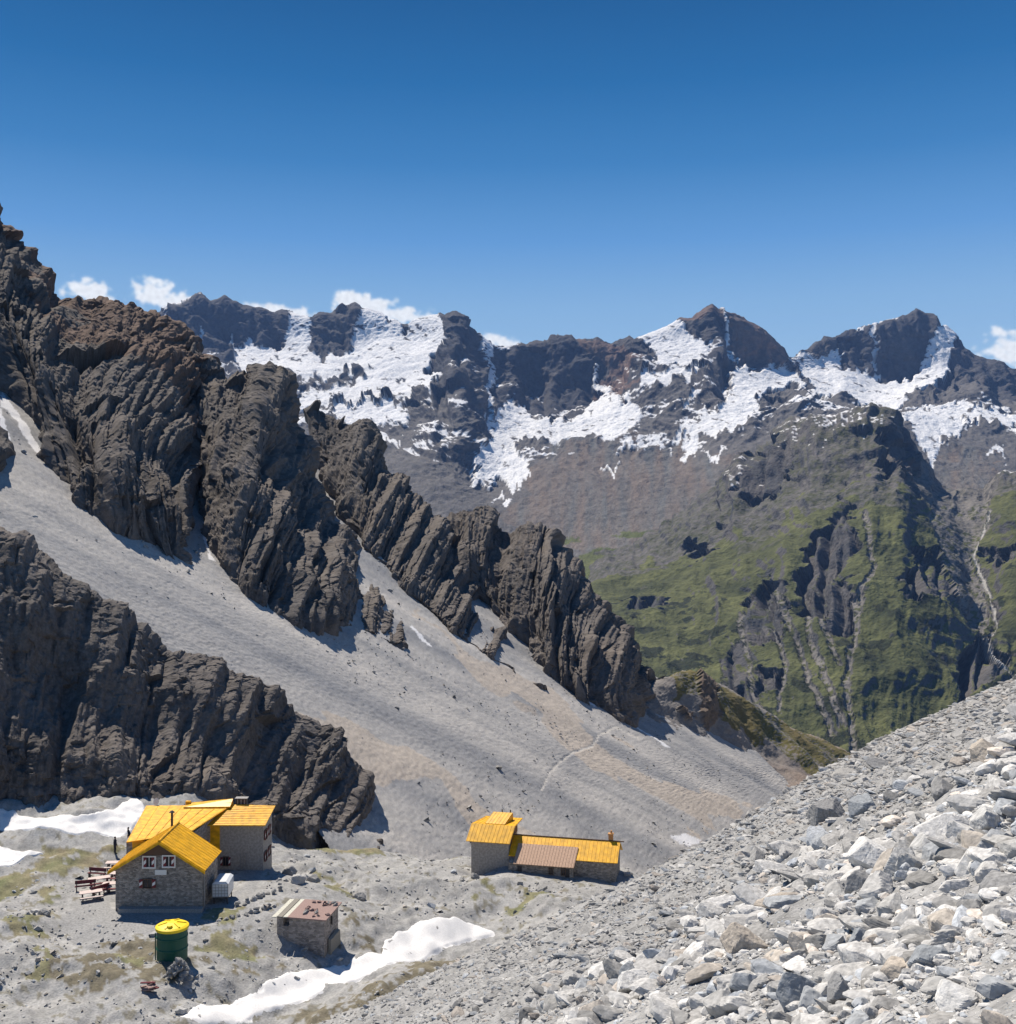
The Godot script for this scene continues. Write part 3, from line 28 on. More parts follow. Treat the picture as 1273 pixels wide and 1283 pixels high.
const HILL_GRAVEL := [[0.563,0.599,0.573,0.511,0.579,0.469,0.559,0.416,0.554,0.368,0.548,0.318,0.536,0.256,0.536,0.213,0.541,0.150,0.548,0.075,0.556,0.075,0.551,0.150,0.546,0.213,0.546,0.256,0.556,0.313,0.563,0.363,0.568,0.409,0.588,0.464,0.581,0.514,0.571,0.599],[0.544,0.406,0.553,0.331,0.563,0.331,0.554,0.406],[0.419,0.436,0.457,0.303,0.482,0.211,0.516,0.133,0.523,0.138,0.491,0.213,0.466,0.306,0.427,0.441],[0.471,0.358,0.482,0.298,0.508,0.211,0.526,0.148,0.538,0.153,0.518,0.216,0.492,0.303,0.482,0.361],[0.367,0.386,0.371,0.333,0.381,0.246,0.394,0.178,0.404,0.128,0.411,0.130,0.401,0.183,0.389,0.248,0.379,0.333,0.376,0.386],[0.421,0.346,0.439,0.261,0.426,0.168,0.432,0.165,0.446,0.261,0.426,0.348],[0.496,0.348,0.521,0.268,0.529,0.273,0.504,0.353],[0.633,0.927,0.673,0.877,0.745,0.802,0.783,0.774,0.760,0.571,0.738,0.499,0.770,0.326,0.755,0.268,0.725,0.328,0.705,0.434,0.673,0.574],[0.773,0.586,0.740,0.521,0.756,0.398,0.778,0.338,0.766,0.263,0.773,0.256,0.786,0.326,0.763,0.398,0.748,0.516,0.780,0.574]]
const HILL_STREAM := [[0.768,0.612,0.753,0.536,0.741,0.499,0.761,0.406,0.778,0.338,0.775,0.278,0.755,0.266,0.783,0.185,0.803,0.140,0.806,0.140,0.786,0.188,0.758,0.266,0.778,0.273,0.781,0.333,0.765,0.406,0.746,0.499,0.756,0.531,0.771,0.607]]
const TALUS_SNOW := [[0.109,0.754,0.120,0.724,0.137,0.687,0.179,0.619,0.174,0.607,0.137,0.652,0.117,0.699,0.109,0.694],[0.109,0.694,0.122,0.617,0.114,0.602,0.109,0.627],[0.361,0.789,0.367,0.789,0.367,0.687,0.377,0.664,0.367,0.652,0.361,0.722],[0.472,0.870,0.492,0.825,0.492,0.810,0.474,0.847],[0.596,0.591,0.621,0.566,0.618,0.559,0.594,0.581],[0.786,0.632,0.808,0.609,0.805,0.599],[0.850,0.586,0.890,0.524,0.886,0.519,0.853,0.571],[0.861,0.173,0.873,0.175,0.890,0.155,0.876,0.148,0.866,0.158],[0.513,0.779,0.519,0.762,0.516,0.759]]
const TALUS_TRAIL := [[0.735,0.253,0.743,0.296,0.760,0.358,0.778,0.409,0.800,0.451,0.810,0.501,0.828,0.551,0.853,0.529,0.855,0.539,0.828,0.559,0.808,0.506,0.798,0.456,0.778,0.419,0.758,0.363,0.740,0.296,0.733,0.256]]
const TALUS_TAN := [[0.414,0.236,0.536,0.268,0.745,0.175,0.708,0.133,0.591,0.183,0.477,0.175],[0.618,0.607,0.766,0.576,0.965,0.221,0.932,0.155,0.808,0.316,0.710,0.514,0.664,0.574]]
const SHOULDER_GRASS := [[0.080,0.687,0.147,0.702,0.249,0.712,0.361,0.709,0.486,0.699,0.579,0.694,0.713,0.679,0.825,0.747,0.725,0.323,0.601,0.391,0.486,0.464,0.356,0.509,0.215,0.494,0.147,0.474]]
const SHOULDER_ROCK := [[0.177,0.654,0.230,0.830,0.285,0.486,0.252,0.411,0.205,0.454,0.152,0.980],[0.140,0.454,0.185,0.459,0.202,0.416,0.154,0.406]]
const TERRACE_SNOW := [[0.359,0.225,0.377,0.249,0.386,0.258,0.435,0.294,0.439,0.307,0.461,0.324,0.487,0.335,0.545,0.372,0.548,0.391,0.575,0.416,0.608,0.433,0.633,0.440,0.649,0.433,0.630,0.424,0.604,0.404,0.593,0.391,0.531,0.340,0.479,0.300,0.428,0.265,0.395,0.233],[0.164,0.523,0.194,0.519,0.230,0.516,0.260,0.511,0.289,0.518,0.309,0.534,0.320,0.550,0.327,0.537,0.324,0.523,0.315,0.507,0.304,0.496,0.293,0.501,0.280,0.500,0.263,0.493,0.241,0.495,0.223,0.493,0.194,0.501,0.164,0.506],[0.164,0.479,0.194,0.476,0.216,0.468,0.234,0.470,0.216,0.459,0.194,0.448,0.164,0.450]]
const TERRACE_GRASS := [[0.179,0.444,0.238,0.466,0.304,0.484,0.305,0.476,0.263,0.460,0.223,0.426,0.179,0.390],[0.239,0.423,0.257,0.436,0.247,0.403,0.226,0.379],[0.203,0.336,0.239,0.364,0.234,0.346,0.210,0.321],[0.208,0.270,0.250,0.311,0.238,0.277,0.211,0.260],[0.386,0.378,0.410,0.381,0.404,0.354,0.386,0.350],[0.381,0.329,0.413,0.347,0.437,0.339,0.430,0.322,0.392,0.312],[0.461,0.588,0.505,0.628,0.550,0.646,0.547,0.591,0.487,0.566],[0.560,0.630,0.604,0.896,0.631,0.896,0.631,0.896,0.619,0.588,0.604,0.896],[0.487,0.492,0.509,0.470,0.518,0.442,0.494,0.432],[0.626,0.502,0.646,0.487,0.637,0.468],[0.649,0.462,0.693,0.487,0.699,0.473,0.663,0.454],[0.289,0.293,0.311,0.307,0.340,0.308,0.333,0.286,0.296,0.277]]
const TERRACE_BROWN := [[0.516,0.283,0.575,0.351,0.633,0.396,0.642,0.376,0.589,0.318,0.538,0.271,0.487,0.241,0.450,0.253],[0.501,0.380,0.538,0.398,0.532,0.366,0.509,0.361],[0.227,0.255,0.274,0.310,0.318,0.325,0.377,0.316,0.377,0.294,0.333,0.271,0.267,0.246],[0.406,0.326,0.450,0.332,0.443,0.315,0.406,0.305]]
const TERRACE_GRAVEL := [[0.260,0.385,0.298,0.424,0.298,0.375,0.392,0.378,0.413,0.409,0.439,0.498,0.450,0.492,0.421,0.385,0.340,0.326,0.274,0.316,0.245,0.340]]

const EYE := Vector3(0, 36, 0)
const SUNLIGHT := Vector3(0.4, -1.0, 0.55)          # the way the sunlight travels

var rng := RandomNumberGenerator.new()
var noises := {}
var used_names := {}
var tex := {}
var mats := {}

# ------------------------------------------------------------------ small helpers
func noise(id: int, wavelength: float, kind := FastNoiseLite.TYPE_SIMPLEX, octaves := 1, ridged := false) -> FastNoiseLite:
	var n := FastNoiseLite.new()
	n.seed = id
	n.frequency = 1.0 / wavelength
	n.noise_type = kind
	n.fractal_type = FastNoiseLite.FRACTAL_NONE if octaves < 2 else (FastNoiseLite.FRACTAL_RIDGED if ridged else FastNoiseLite.FRACTAL_FBM)
	n.fractal_octaves = octaves
	n.cellular_return_type = FastNoiseLite.RETURN_CELL_VALUE
	n.cellular_jitter = 0.9
	return n

func cracks(id: int, wavelength: float) -> FastNoiseLite:
	var n := noise(id, wavelength, FastNoiseLite.TYPE_CELLULAR)
	n.cellular_return_type = FastNoiseLite.RETURN_DISTANCE2_SUB
	return n

func numbered(called: String) -> String:
	if not used_names.has(called):
		used_names[called] = 0
		return called
	used_names[called] += 1
	return "%s_%03d" % [called, used_names[called]]

func put(o: Node3D, called: String, parent: Node = self) -> Node3D:
	o.name = numbered(called) if parent == self else called
	parent.add_child(o, true)
	return o

func tag(o: Node, label := "", category := "", group := "", kind := "") -> Node:
	if label: o.set_meta("label", label)
	if category: o.set_meta("category", category)
	if group: o.set_meta("group", group)
	if kind: o.set_meta("kind", kind)
	return o

func lin(r: float, g: float, b: float) -> Color:
	return Color(r, g, b).linear_to_srgb()

func noise_image(n: FastNoiseLite, size := 512, lo := 0.0, hi := 1.0) -> ImageTexture:
	var im := n.get_seamless_image(size, size)
	im.convert(Image.FORMAT_RGB8)
	if lo != 0.0 or hi != 1.0:
		var data := im.get_data()
		for i in data.size():
			data[i] = int(255.0 * lerpf(lo, hi, data[i] / 255.0))
		im = Image.create_from_data(size, size, false, Image.FORMAT_RGB8, data)
	return ImageTexture.create_from_image(im)

func ground_material(relief_cm: float, metres: float, tone: Texture2D, height: Texture2D) -> StandardMaterial3D:
	var m := StandardMaterial3D.new()
	m.vertex_color_use_as_albedo = true
	m.albedo_texture = tone
	m.roughness = 0.95
	m.metallic_specular = 0.25
	m.uv1_triplanar = true
	m.uv1_world_triplanar = true
	m.uv1_scale = Vector3.ONE / metres
	m.heightmap_enabled = true
	m.heightmap_texture = height
	m.heightmap_scale = relief_cm
	return m

func plain(r: float, g: float, b: float, rough := 0.8, metal := 0.0, height: Texture2D = null, relief_cm := 1.0, metres := 1.0, tone: Texture2D = null) -> StandardMaterial3D:
	var m := StandardMaterial3D.new()
	m.albedo_color = lin(r, g, b)
	m.roughness = rough
	m.metallic = metal
	m.metallic_specular = 0.4
	if height or tone:
		m.uv1_triplanar = true
		m.uv1_scale = Vector3.ONE / metres
	if tone:
		m.albedo_texture = tone
	if height:
		m.heightmap_enabled = true
		m.heightmap_texture = height
		m.heightmap_scale = relief_cm
	return m

# ------------------------------------------------------------------ sheets of terrain
class Sheet:
	var w := 0
	var h := 0
	var at: PackedVector3Array
	var up: PackedVector3Array
	var mark: PackedByteArray
	var us: PackedFloat32Array
	var vs: PackedFloat32Array

func lofted(points: Array, columns: int, w: int, weights: Array) -> Sheet:
	var rows := points.size() / 3 / columns
	var s := Sheet.new()
	s.w = w
	var total := 0.0
	for x in weights: total += x
	# how far along the rows each line of the sheet lies
	var vs := PackedFloat32Array()
	for i in weights.size():
		var n := int(weights[i])
		for k in n:
			vs.append((i + k / float(n)) / (rows - 1))
	vs.append(1.0)
	s.h = vs.size()
	s.vs = vs
	s.us.resize(w)
	for i in w: s.us[i] = i / float(w - 1)
	var lines := []
	for r in rows:
		var line := PackedVector3Array()
		line.resize(w)
		var c := PackedVector3Array()
		for k in columns:
			var o := (r * columns + k) * 3
			c.append(Vector3(points[o], points[o + 1], points[o + 2]))
		for i in w:
			var t := s.us[i] * (columns - 1)
			var k := mini(int(t), columns - 2)
			line[i] = c[k].cubic_interpolate(c[k + 1], c[maxi(k - 1, 0)], c[mini(k + 2, columns - 1)], t - k)
		lines.append(line)
	s.at.resize(w * s.h)
	for j in s.h:
		var t := vs[j] * (rows - 1)
		var k := mini(int(t), rows - 2)
		var a: PackedVector3Array = lines[maxi(k - 1, 0)]
		var b: PackedVector3Array = lines[k]
		var c: PackedVector3Array = lines[k + 1]
		var d: PackedVector3Array = lines[mini(k + 2, rows - 1)]
		var f := t - k
		var o := j * w
		for i in w:
			s.at[o + i] = b[i].cubic_interpolate(c[i], a[i], d[i], f)
	s.mark.resize(w * s.h)
	find_up(s)
	return s

func fan_grid(u0: float, u1: float, w: int, d0: float, d1: float, h: int, height: Callable) -> Sheet:
	var s := Sheet.new()
	s.w = w
	s.h = h
	s.at.resize(w * h)
	s.mark.resize(w * h)
	s.us.resize(w)
	s.vs.resize(h)
	for i in w: s.us[i] = i / float(w - 1)
	for j in h: s.vs[j] = j / float(h - 1)
	for j in h:
		var d := d0 * pow(d1 / d0, s.vs[j])
		for i in w:
			var x := lerpf(u0, u1, s.us[i]) * d
			s.at[j * w + i] = Vector3(x, height.call(x, d), -d)
	find_up(s)
	return s

func find_up(s: Sheet) -> void:
	var w := s.w
	var h := s.h
	var at := s.at
	var up := PackedVector3Array()
	up.resize(w * h)
	var sum := 0.0
	for j in h:
		var j0 := maxi(j - 1, 0) * w
		var j1 := mini(j + 1, h - 1) * w
		var o := j * w
		for i in w:
			var n := (at[o + mini(i + 1, w - 1)] - at[o + maxi(i - 1, 0)]).cross(at[j1 + i] - at[j0 + i]).normalized()
			sum += n.y
			up[o + i] = n
	if sum < 0.0:
		for i in up.size(): up[i] = -up[i]
	s.up = up

func paint(s: Sheet, polygons: Array, code: int, ragged: FastNoiseLite, du: float, dv: float, streak := 0.0) -> void:
	for flat in polygons:
		var poly := PackedVector2Array()
		var lo := Vector2(9, 9)
		var hi := Vector2(-9, -9)
		for k in flat.size() / 2:
			var q := Vector2(flat[k * 2], flat[k * 2 + 1])
			poly.append(q)
			lo = lo.min(q)
			hi = hi.max(q)
		lo -= Vector2(du, dv + streak)
		hi += Vector2(du, dv + streak)
		var i0 := maxi(int(lo.x * (s.w - 1)), 0)
		var i1 := mini(int(hi.x * (s.w - 1)) + 1, s.w - 1)
		for j in s.h:
			if s.vs[j] < lo.y or s.vs[j] > hi.y: continue
			for i in range(i0, i1 + 1):
				var q := Vector2(s.us[i], s.vs[j])
				var p := s.at[j * s.w + i]
				q += Vector2(ragged.get_noise_3d(p.x, p.y, p.z) * du, ragged.get_noise_3d(p.x + 777.0, p.y, p.z) * dv)
				if streak > 0.0: q.y += fingers.get_noise_2d(s.us[i] * 75.0, s.vs[j] * 5.0) * streak
				if Geometry2D.is_point_in_polygon(q, poly):
					s.mark[j * s.w + i] = code

var fingers := noise(19, 1.0, FastNoiseLite.TYPE_SIMPLEX, 3)

func displace(s: Sheet, relief: Callable) -> void:
	for j in s.h:
		var v := s.vs[j]
		var o := j * s.w
		for i in s.w:
			var p := s.at[o + i]
			s.at[o + i] = p + s.up[o + i] * float(relief.call(p, s.us[i], v, s.mark[o + i]))
	find_up(s)

func sheet_mesh(s: Sheet, colour: Callable, faceted := false) -> ArrayMesh:
	var w := s.w
	var h := s.h
	var colors := PackedColorArray()
	colors.resize(w * h)
	for j in h:
		for i in w:
			var o := j * w + i
			colors[o] = colour.call(s.at[o], s.up[o], s.us[i], s.vs[j], s.mark[o])
	var index := PackedInt32Array()
	index.resize((w - 1) * (h - 1) * 6)
	var votes := 0
	for j in range(1, h - 1, maxi(h / 24, 1)):
		for i in range(1, w - 1, maxi(w / 24, 1)):
			var o := j * w + i
			votes += 1 if (s.at[o + 1] - s.at[o]).cross(s.at[o + w] - s.at[o]).dot(s.up[o]) > 0.0 else -1
	var flip := votes > 0
	var k := 0
	for j in h - 1:
		for i in w - 1:
			var a := j * w + i
			var b := a + 1
			var c := a + w
			var d := c + 1
			if (i + j) % 2 == 0:
				index[k] = a; index[k + 1] = b; index[k + 2] = d
				index[k + 3] = a; index[k + 4] = d; index[k + 5] = c
			else:
				index[k] = a; index[k + 1] = b; index[k + 2] = c
				index[k + 3] = b; index[k + 4] = d; index[k + 5] = c
			k += 6
	if flip:
		for q in range(0, k, 3):
			var t := index[q + 1]
			index[q + 1] = index[q + 2]
			index[q + 2] = t
	var arrays := []
	arrays.resize(Mesh.ARRAY_MAX)
	arrays[Mesh.ARRAY_VERTEX] = s.at
	if not faceted:
		arrays[Mesh.ARRAY_NORMAL] = s.up
	arrays[Mesh.ARRAY_COLOR] = colors
	arrays[Mesh.ARRAY_INDEX] = index
	var m := ArrayMesh.new()
	m.add_surface_from_arrays(Mesh.PRIMITIVE_TRIANGLES, arrays)
	return m

func land(called: String, mesh: Mesh, material: Material, label := "") -> MeshInstance3D:
	var o := MeshInstance3D.new()
	o.mesh = mesh
	o.material_override = material
	put(o, called)
	tag(o, label, "", "", "structure")
	return o

# ------------------------------------------------------------------ camera, sky, sun
func view_and_light() -> void:
	var cam := Camera3D.new()
	cam.name = "camera"
	cam.position = EYE
	cam.fov = 50.35
	cam.near = 0.5
	cam.far = 20000.0
	add_child(cam)
	cam.current = true
	var env := Environment.new()
	env.background_mode = Environment.BG_SKY
	env.tonemap_mode = Environment.TONE_MAPPER_LINEAR
	env.tonemap_exposure = 1.45
	env.sdfgi_enabled = true
	env.ssao_enabled = true
	env.ssil_enabled = true
	env.fog_enabled = true
	env.fog_density = 0.00003
	env.fog_light_color = Color(0.55, 0.70, 0.95)
	var sky := Sky.new()
	var pano := PanoramaSkyMaterial.new()
	pano.panorama = sky_picture()
	sky.sky_material = pano
	env.sky = sky
	var we := WorldEnvironment.new()
	we.name = "environment"
	we.environment = env
	add_child(we)
	var sun := DirectionalLight3D.new()
	sun.name = "sun"
	sun.basis = Basis.looking_at(SUNLIGHT.normalized(), Vector3.UP)
	sun.light_color = Color(1.0, 0.96, 0.90)
	sun.light_energy = 1.6
	sun.light_angular_distance = 0.5
	sun.shadow_enabled = true
	add_child(sun)

func air(el: float) -> Color:
	# clear mountain sky by elevation in degrees, linear values
	var stops := [[-90.0, Color(0.16, 0.18, 0.21)], [-0.1, Color(0.22, 0.27, 0.33)], [0.0, Color(0.30, 0.43, 0.58)], [6.0, Color(0.25, 0.39, 0.555)], [10.65, Color(0.172, 0.319, 0.514)], [13.85, Color(0.089, 0.234, 0.473)], [17.7, Color(0.033, 0.151, 0.357)], [21.45, Color(0.012, 0.1035, 0.278)], [24.9, Color(0.007, 0.076, 0.219)], [40.0, Color(0.006, 0.066, 0.20)], [90.0, Color(0.005, 0.06, 0.185)]]
	for i in stops.size() - 1:
		if el <= stops[i + 1][0]:
			var t: float = (el - stops[i][0]) / (stops[i + 1][0] - stops[i][0])
			var a: Color = stops[i][1]
			return a.lerp(stops[i + 1][1], t)
	return stops[-1][1]

func sky_picture() -> ImageTexture:
	var w := 4096
	var h := 2048
	var im := Image.create(w, h, false, Image.FORMAT_RGB8)
	for y in h:
		im.fill_rect(Rect2i(0, y, w, 1), air(90.0 - (y + 0.5) * 180.0 / h).linear_to_srgb())
	# fair-weather cumulus low over the range: azimuth, elevation and half sizes in degrees
	var puffs := [[-18.05, 10.85, 1.15, 0.75], [-17.1, 10.5, 1.2, 0.6], [-21.3, 10.8, 1.2, 0.55], [-20.6, 10.5, 0.8, 0.5], [-12.6, 10.2, 1.4, 0.42], [-11.2, 10.15, 1.2, 0.42], [-8.2, 10.8, 1.1, 0.75], [-7.0, 10.5, 1.3, 0.75], [-5.5, 10.15, 1.6, 0.55], [-3.9, 9.9, 1.0, 0.3], [-1.0, 8.95, 1.0, 0.45], [-0.2, 8.8, 0.9, 0.35], [25.2, 7.7, 1.8, 0.8], [26.6, 7.9, 2.2, 1.0], [24.2, 8.6, 0.6, 0.25], [29.5, 7.6, 2.4, 1.2]]
	var all := puffs.duplicate()
	for turn in [52.0, 107.0, 158.0, 206.0, 257.0, 303.0]:
		for p in puffs:
			all.append([wrapf(p[0] + turn, -180.0, 180.0), p[1] - 1.5, p[2] * 1.2, p[3] * 1.1])
	var billow := noise(71, 0.9, FastNoiseLite.TYPE_SIMPLEX, 5)
	var cover := {}
	for p in all:
		var x0 := floori((p[0] - p[2] * 1.6) / 360.0 * w)
		var x1 := ceili((p[0] + p[2] * 1.6) / 360.0 * w)
		var y0 := int((90.0 - p[1] - p[3] * 1.8) / 180.0 * h)
		var y1 := int((90.0 - p[1] + p[3] * 1.8) / 180.0 * h)
		for y in range(y0, y1 + 1):
			for x in range(x0, x1 + 1):
				var az := (x + 0.5) / w * 360.0
				var el := 90.0 - (y + 0.5) / h * 180.0
				var q := Vector2((az - p[0]) / p[2], (el - p[1]) / p[3])
				var k := 1.0 - q.length() + billow.get_noise_2d(az, el * 1.3) * 0.55
				var c := smoothstep(0.0, 0.45, k)
				if c > 0.0:
					var key := Vector2i(posmod(x, w), y)
					cover[key] = 1.0 - (1.0 - cover.get(key, 0.0)) * (1.0 - c)
	for key in cover:
		var c: float = cover[key]
		var under := im.get_pixelv(key)
		var n := billow.get_noise_2d(key.x * 0.21, key.y * 0.3) * 0.06
		im.set_pixelv(key, under.lerp(Color(0.82 + n, 0.83 + n, 0.845 + n), c * 0.97))
	return ImageTexture.create_from_image(im)

# ------------------------------------------------------------------ heights of the near ground
var rolling := noise(11, 13.0, FastNoiseLite.TYPE_SIMPLEX, 4)
var lumps := noise(12, 2.6, FastNoiseLite.TYPE_SIMPLEX, 4)
var steps := noise(13, 5.0, FastNoiseLite.TYPE_CELLULAR)

func terrace_height(x: float, d: float) -> float:
	var y := -0.085 * maxf(x + 45.0, 0.0) - 0.02 * (d - 105.0)
	y += 0.02 * maxf(-45.0 - x, 0.0)
	# the snowy hollow in front of the huts
	var a := Vector2(-24, 74)
	var b := Vector2(-14.6, 91)
	var c := Vector2(-3, 106)
	var q := Vector2(x, d)
	var away := minf(q.distance_to(Geometry2D.get_closest_point_to_segment(q, a, b)), q.distance_to(Geometry2D.get_closest_point_to_segment(q, b, c)))
	y -= 1.7 * exp(-away * away / 22.0)
	# bank rising to the foot of the crag, and the drop into the gully behind the far hut
	y += 3.6 * smoothstep(110.0, 124.0, d) * smoothstep(-22.0, -42.0, x)
	y -= 0.2 * maxf(d - 117.0, 0.0) * smoothstep(-36.0, -26.0, x)
	var brink := 131.0 - 0.35 * maxf(x - 6.0, 0.0)
	if x < 2.0: brink = 136.0 + (2.0 - x) * 0.4
	y -= 0.42 * maxf(d - brink, 0.0) * smoothstep(-26.0, -8.0, x)
	# level ground round the hut
	var flat := smoothstep(15.0, 8.0, Vector2((x + 31.0) * 0.9, d - 104.0).length())
	var wild := rolling.get_noise_2d(x, d) * 1.1 + lumps.get_noise_2d(x, d) * 0.13 + steps.get_noise_2d(x * 0.6, d) * 0.08
	var calm := smoothstep(9.0, 5.5, Vector2((x - 7.0) * 0.8, d - 124.0).length())
	return lerpf(lerpf(y + wild, -0.4 + 0.1 * wild, flat), -4.9 - 0.07 * (x - 7.0) + 0.1 * wild, calm)

func scree_height(x: float, d: float) -> float:
	var y := 32.36 + 0.455 * x - 0.353 * d
	var past := d - maxf(108.0, 76.0 + 2.4 * x)
	if past > -20.0:
		y -= 0.28 * (past + 20.0) * (past + 20.0) / (absf(past) + 60.0)
	var k := smoothstep(4.0, 30.0, d)
	y += k * (rolling.get_noise_2d(x * 0.7 + 300.0, d * 0.7) * 0.75 + lumps.get_noise_2d(x + 90.0, d) * 0.22)
	return y

func ground_height(x: float, d: float) -> float:
	return maxf(terrace_height(x, d), scree_height(x, d))

# ------------------------------------------------------------------ relief of rock
var rock_mass := noise(21, 34.0, FastNoiseLite.TYPE_SIMPLEX, 2, true)
var rock_pillar := noise(22, 9.0, FastNoiseLite.TYPE_CELLULAR)
var rock_block := noise(23, 3.6, FastNoiseLite.TYPE_CELLULAR)
var rock_chip := noise(24, 1.3, FastNoiseLite.TYPE_CELLULAR)
var rock_warp := noise(25, 7.0, FastNoiseLite.TYPE_SIMPLEX, 3)
var pillar_cleft := cracks(22, 9.0)
var block_cleft := cracks(23, 3.6)
var chip_cleft := cracks(24, 1.3)
var rock_fine := noise(26, 2.0, FastNoiseLite.TYPE_SIMPLEX, 3, true)
var stain := noise(27, 30.0, FastNoiseLite.TYPE_SIMPLEX, 4)
var speck := noise(28, 1.1, FastNoiseLite.TYPE_SIMPLEX, 3)

# Planar buttresses: each cell holds an apex from which flat faces fall away to the left, the right and the top; the foremost face wins.
const CELLS := 64
var facet_table := facet_numbers()
func facet_numbers() -> PackedFloat32Array:
	var r := RandomNumberGenerator.new()
	r.seed = 4711
	var t := PackedFloat32Array()
	for k in CELLS * CELLS:
		t.append_array([r.randf(), r.randf(), r.randf(), r.randf_range(0.35, 1.5), r.randf_range(0.35, 1.5), r.randf_range(0.5, 1.6), r.randf_range(-0.25, 0.25), r.randf_range(0.02, 0.22)])
	return t

func facets(s: float, y: float, tall: float) -> float:
	# s along the face and y up it, both in cell widths; tall: height of a cell in widths
	y /= tall
	var i0 := floori(s)
	var j0 := floori(y)
	var best := -9.0
	for j in range(j0 - 1, j0 + 2):
		for i in range(i0 - 1, i0 + 2):
			var o := ((i & 63) + (j & 63) * CELLS) * 8
			var dy := (y - j - facet_table[o + 1]) * tall
			var dx := s - i - facet_table[o] - dy * facet_table[o + 6]
			var fall := maxf(maxf(-dx * facet_table[o + 3], dx * facet_table[o + 4]), maxf(dy * facet_table[o + 5], -dy * facet_table[o + 7]))
			best = maxf(best, facet_table[o + 2] * 0.9 - fall)
	return best

func crag_relief(p: Vector3, along: float, size: float) -> float:
	p /= size
	var wx := rock_warp.get_noise_3dv(p) * 2.2
	var wz := rock_warp.get_noise_3d(p.x + 55.0, p.y, p.z) * 2.2
	var a := along / size + wx * 0.10
	var h := p.y + wz * 0.10
	var d := rock_mass.get_noise_3d(p.x, p.y * 0.35, p.z) * 1.9
	d += 4.4 * facets(a / 9.0, h / 9.0, 2.8)
	d += 2.1 * facets(a / 3.3 + 20.0, h / 3.3, 2.4)
	d += 0.95 * facets(a / 1.15 + 7.0, h / 1.15 + 9.0, 1.8)
	d += rock_chip.get_noise_3d(p.x * 1.6, p.y * 0.9, p.z * 1.6) * 0.16 + rock_fine.get_noise_3d(p.x, p.y * 0.6, p.z) * 0.14
	d -= 1.9
	return (d - 1.5) * size

func crag_colour(p: Vector3) -> Color:
	var k := 0.5 + 0.5 * stain.get_noise_3dv(p)
	var c := Color(0.125, 0.118, 0.116).lerp(Color(0.185, 0.160, 0.143), k) * 0.97
	var t := 1.0 + 0.35 * speck.get_noise_3dv(p) + 0.18 * rock_block.get_noise_3d(p.x, p.y * 0.6, p.z)
	return c * t

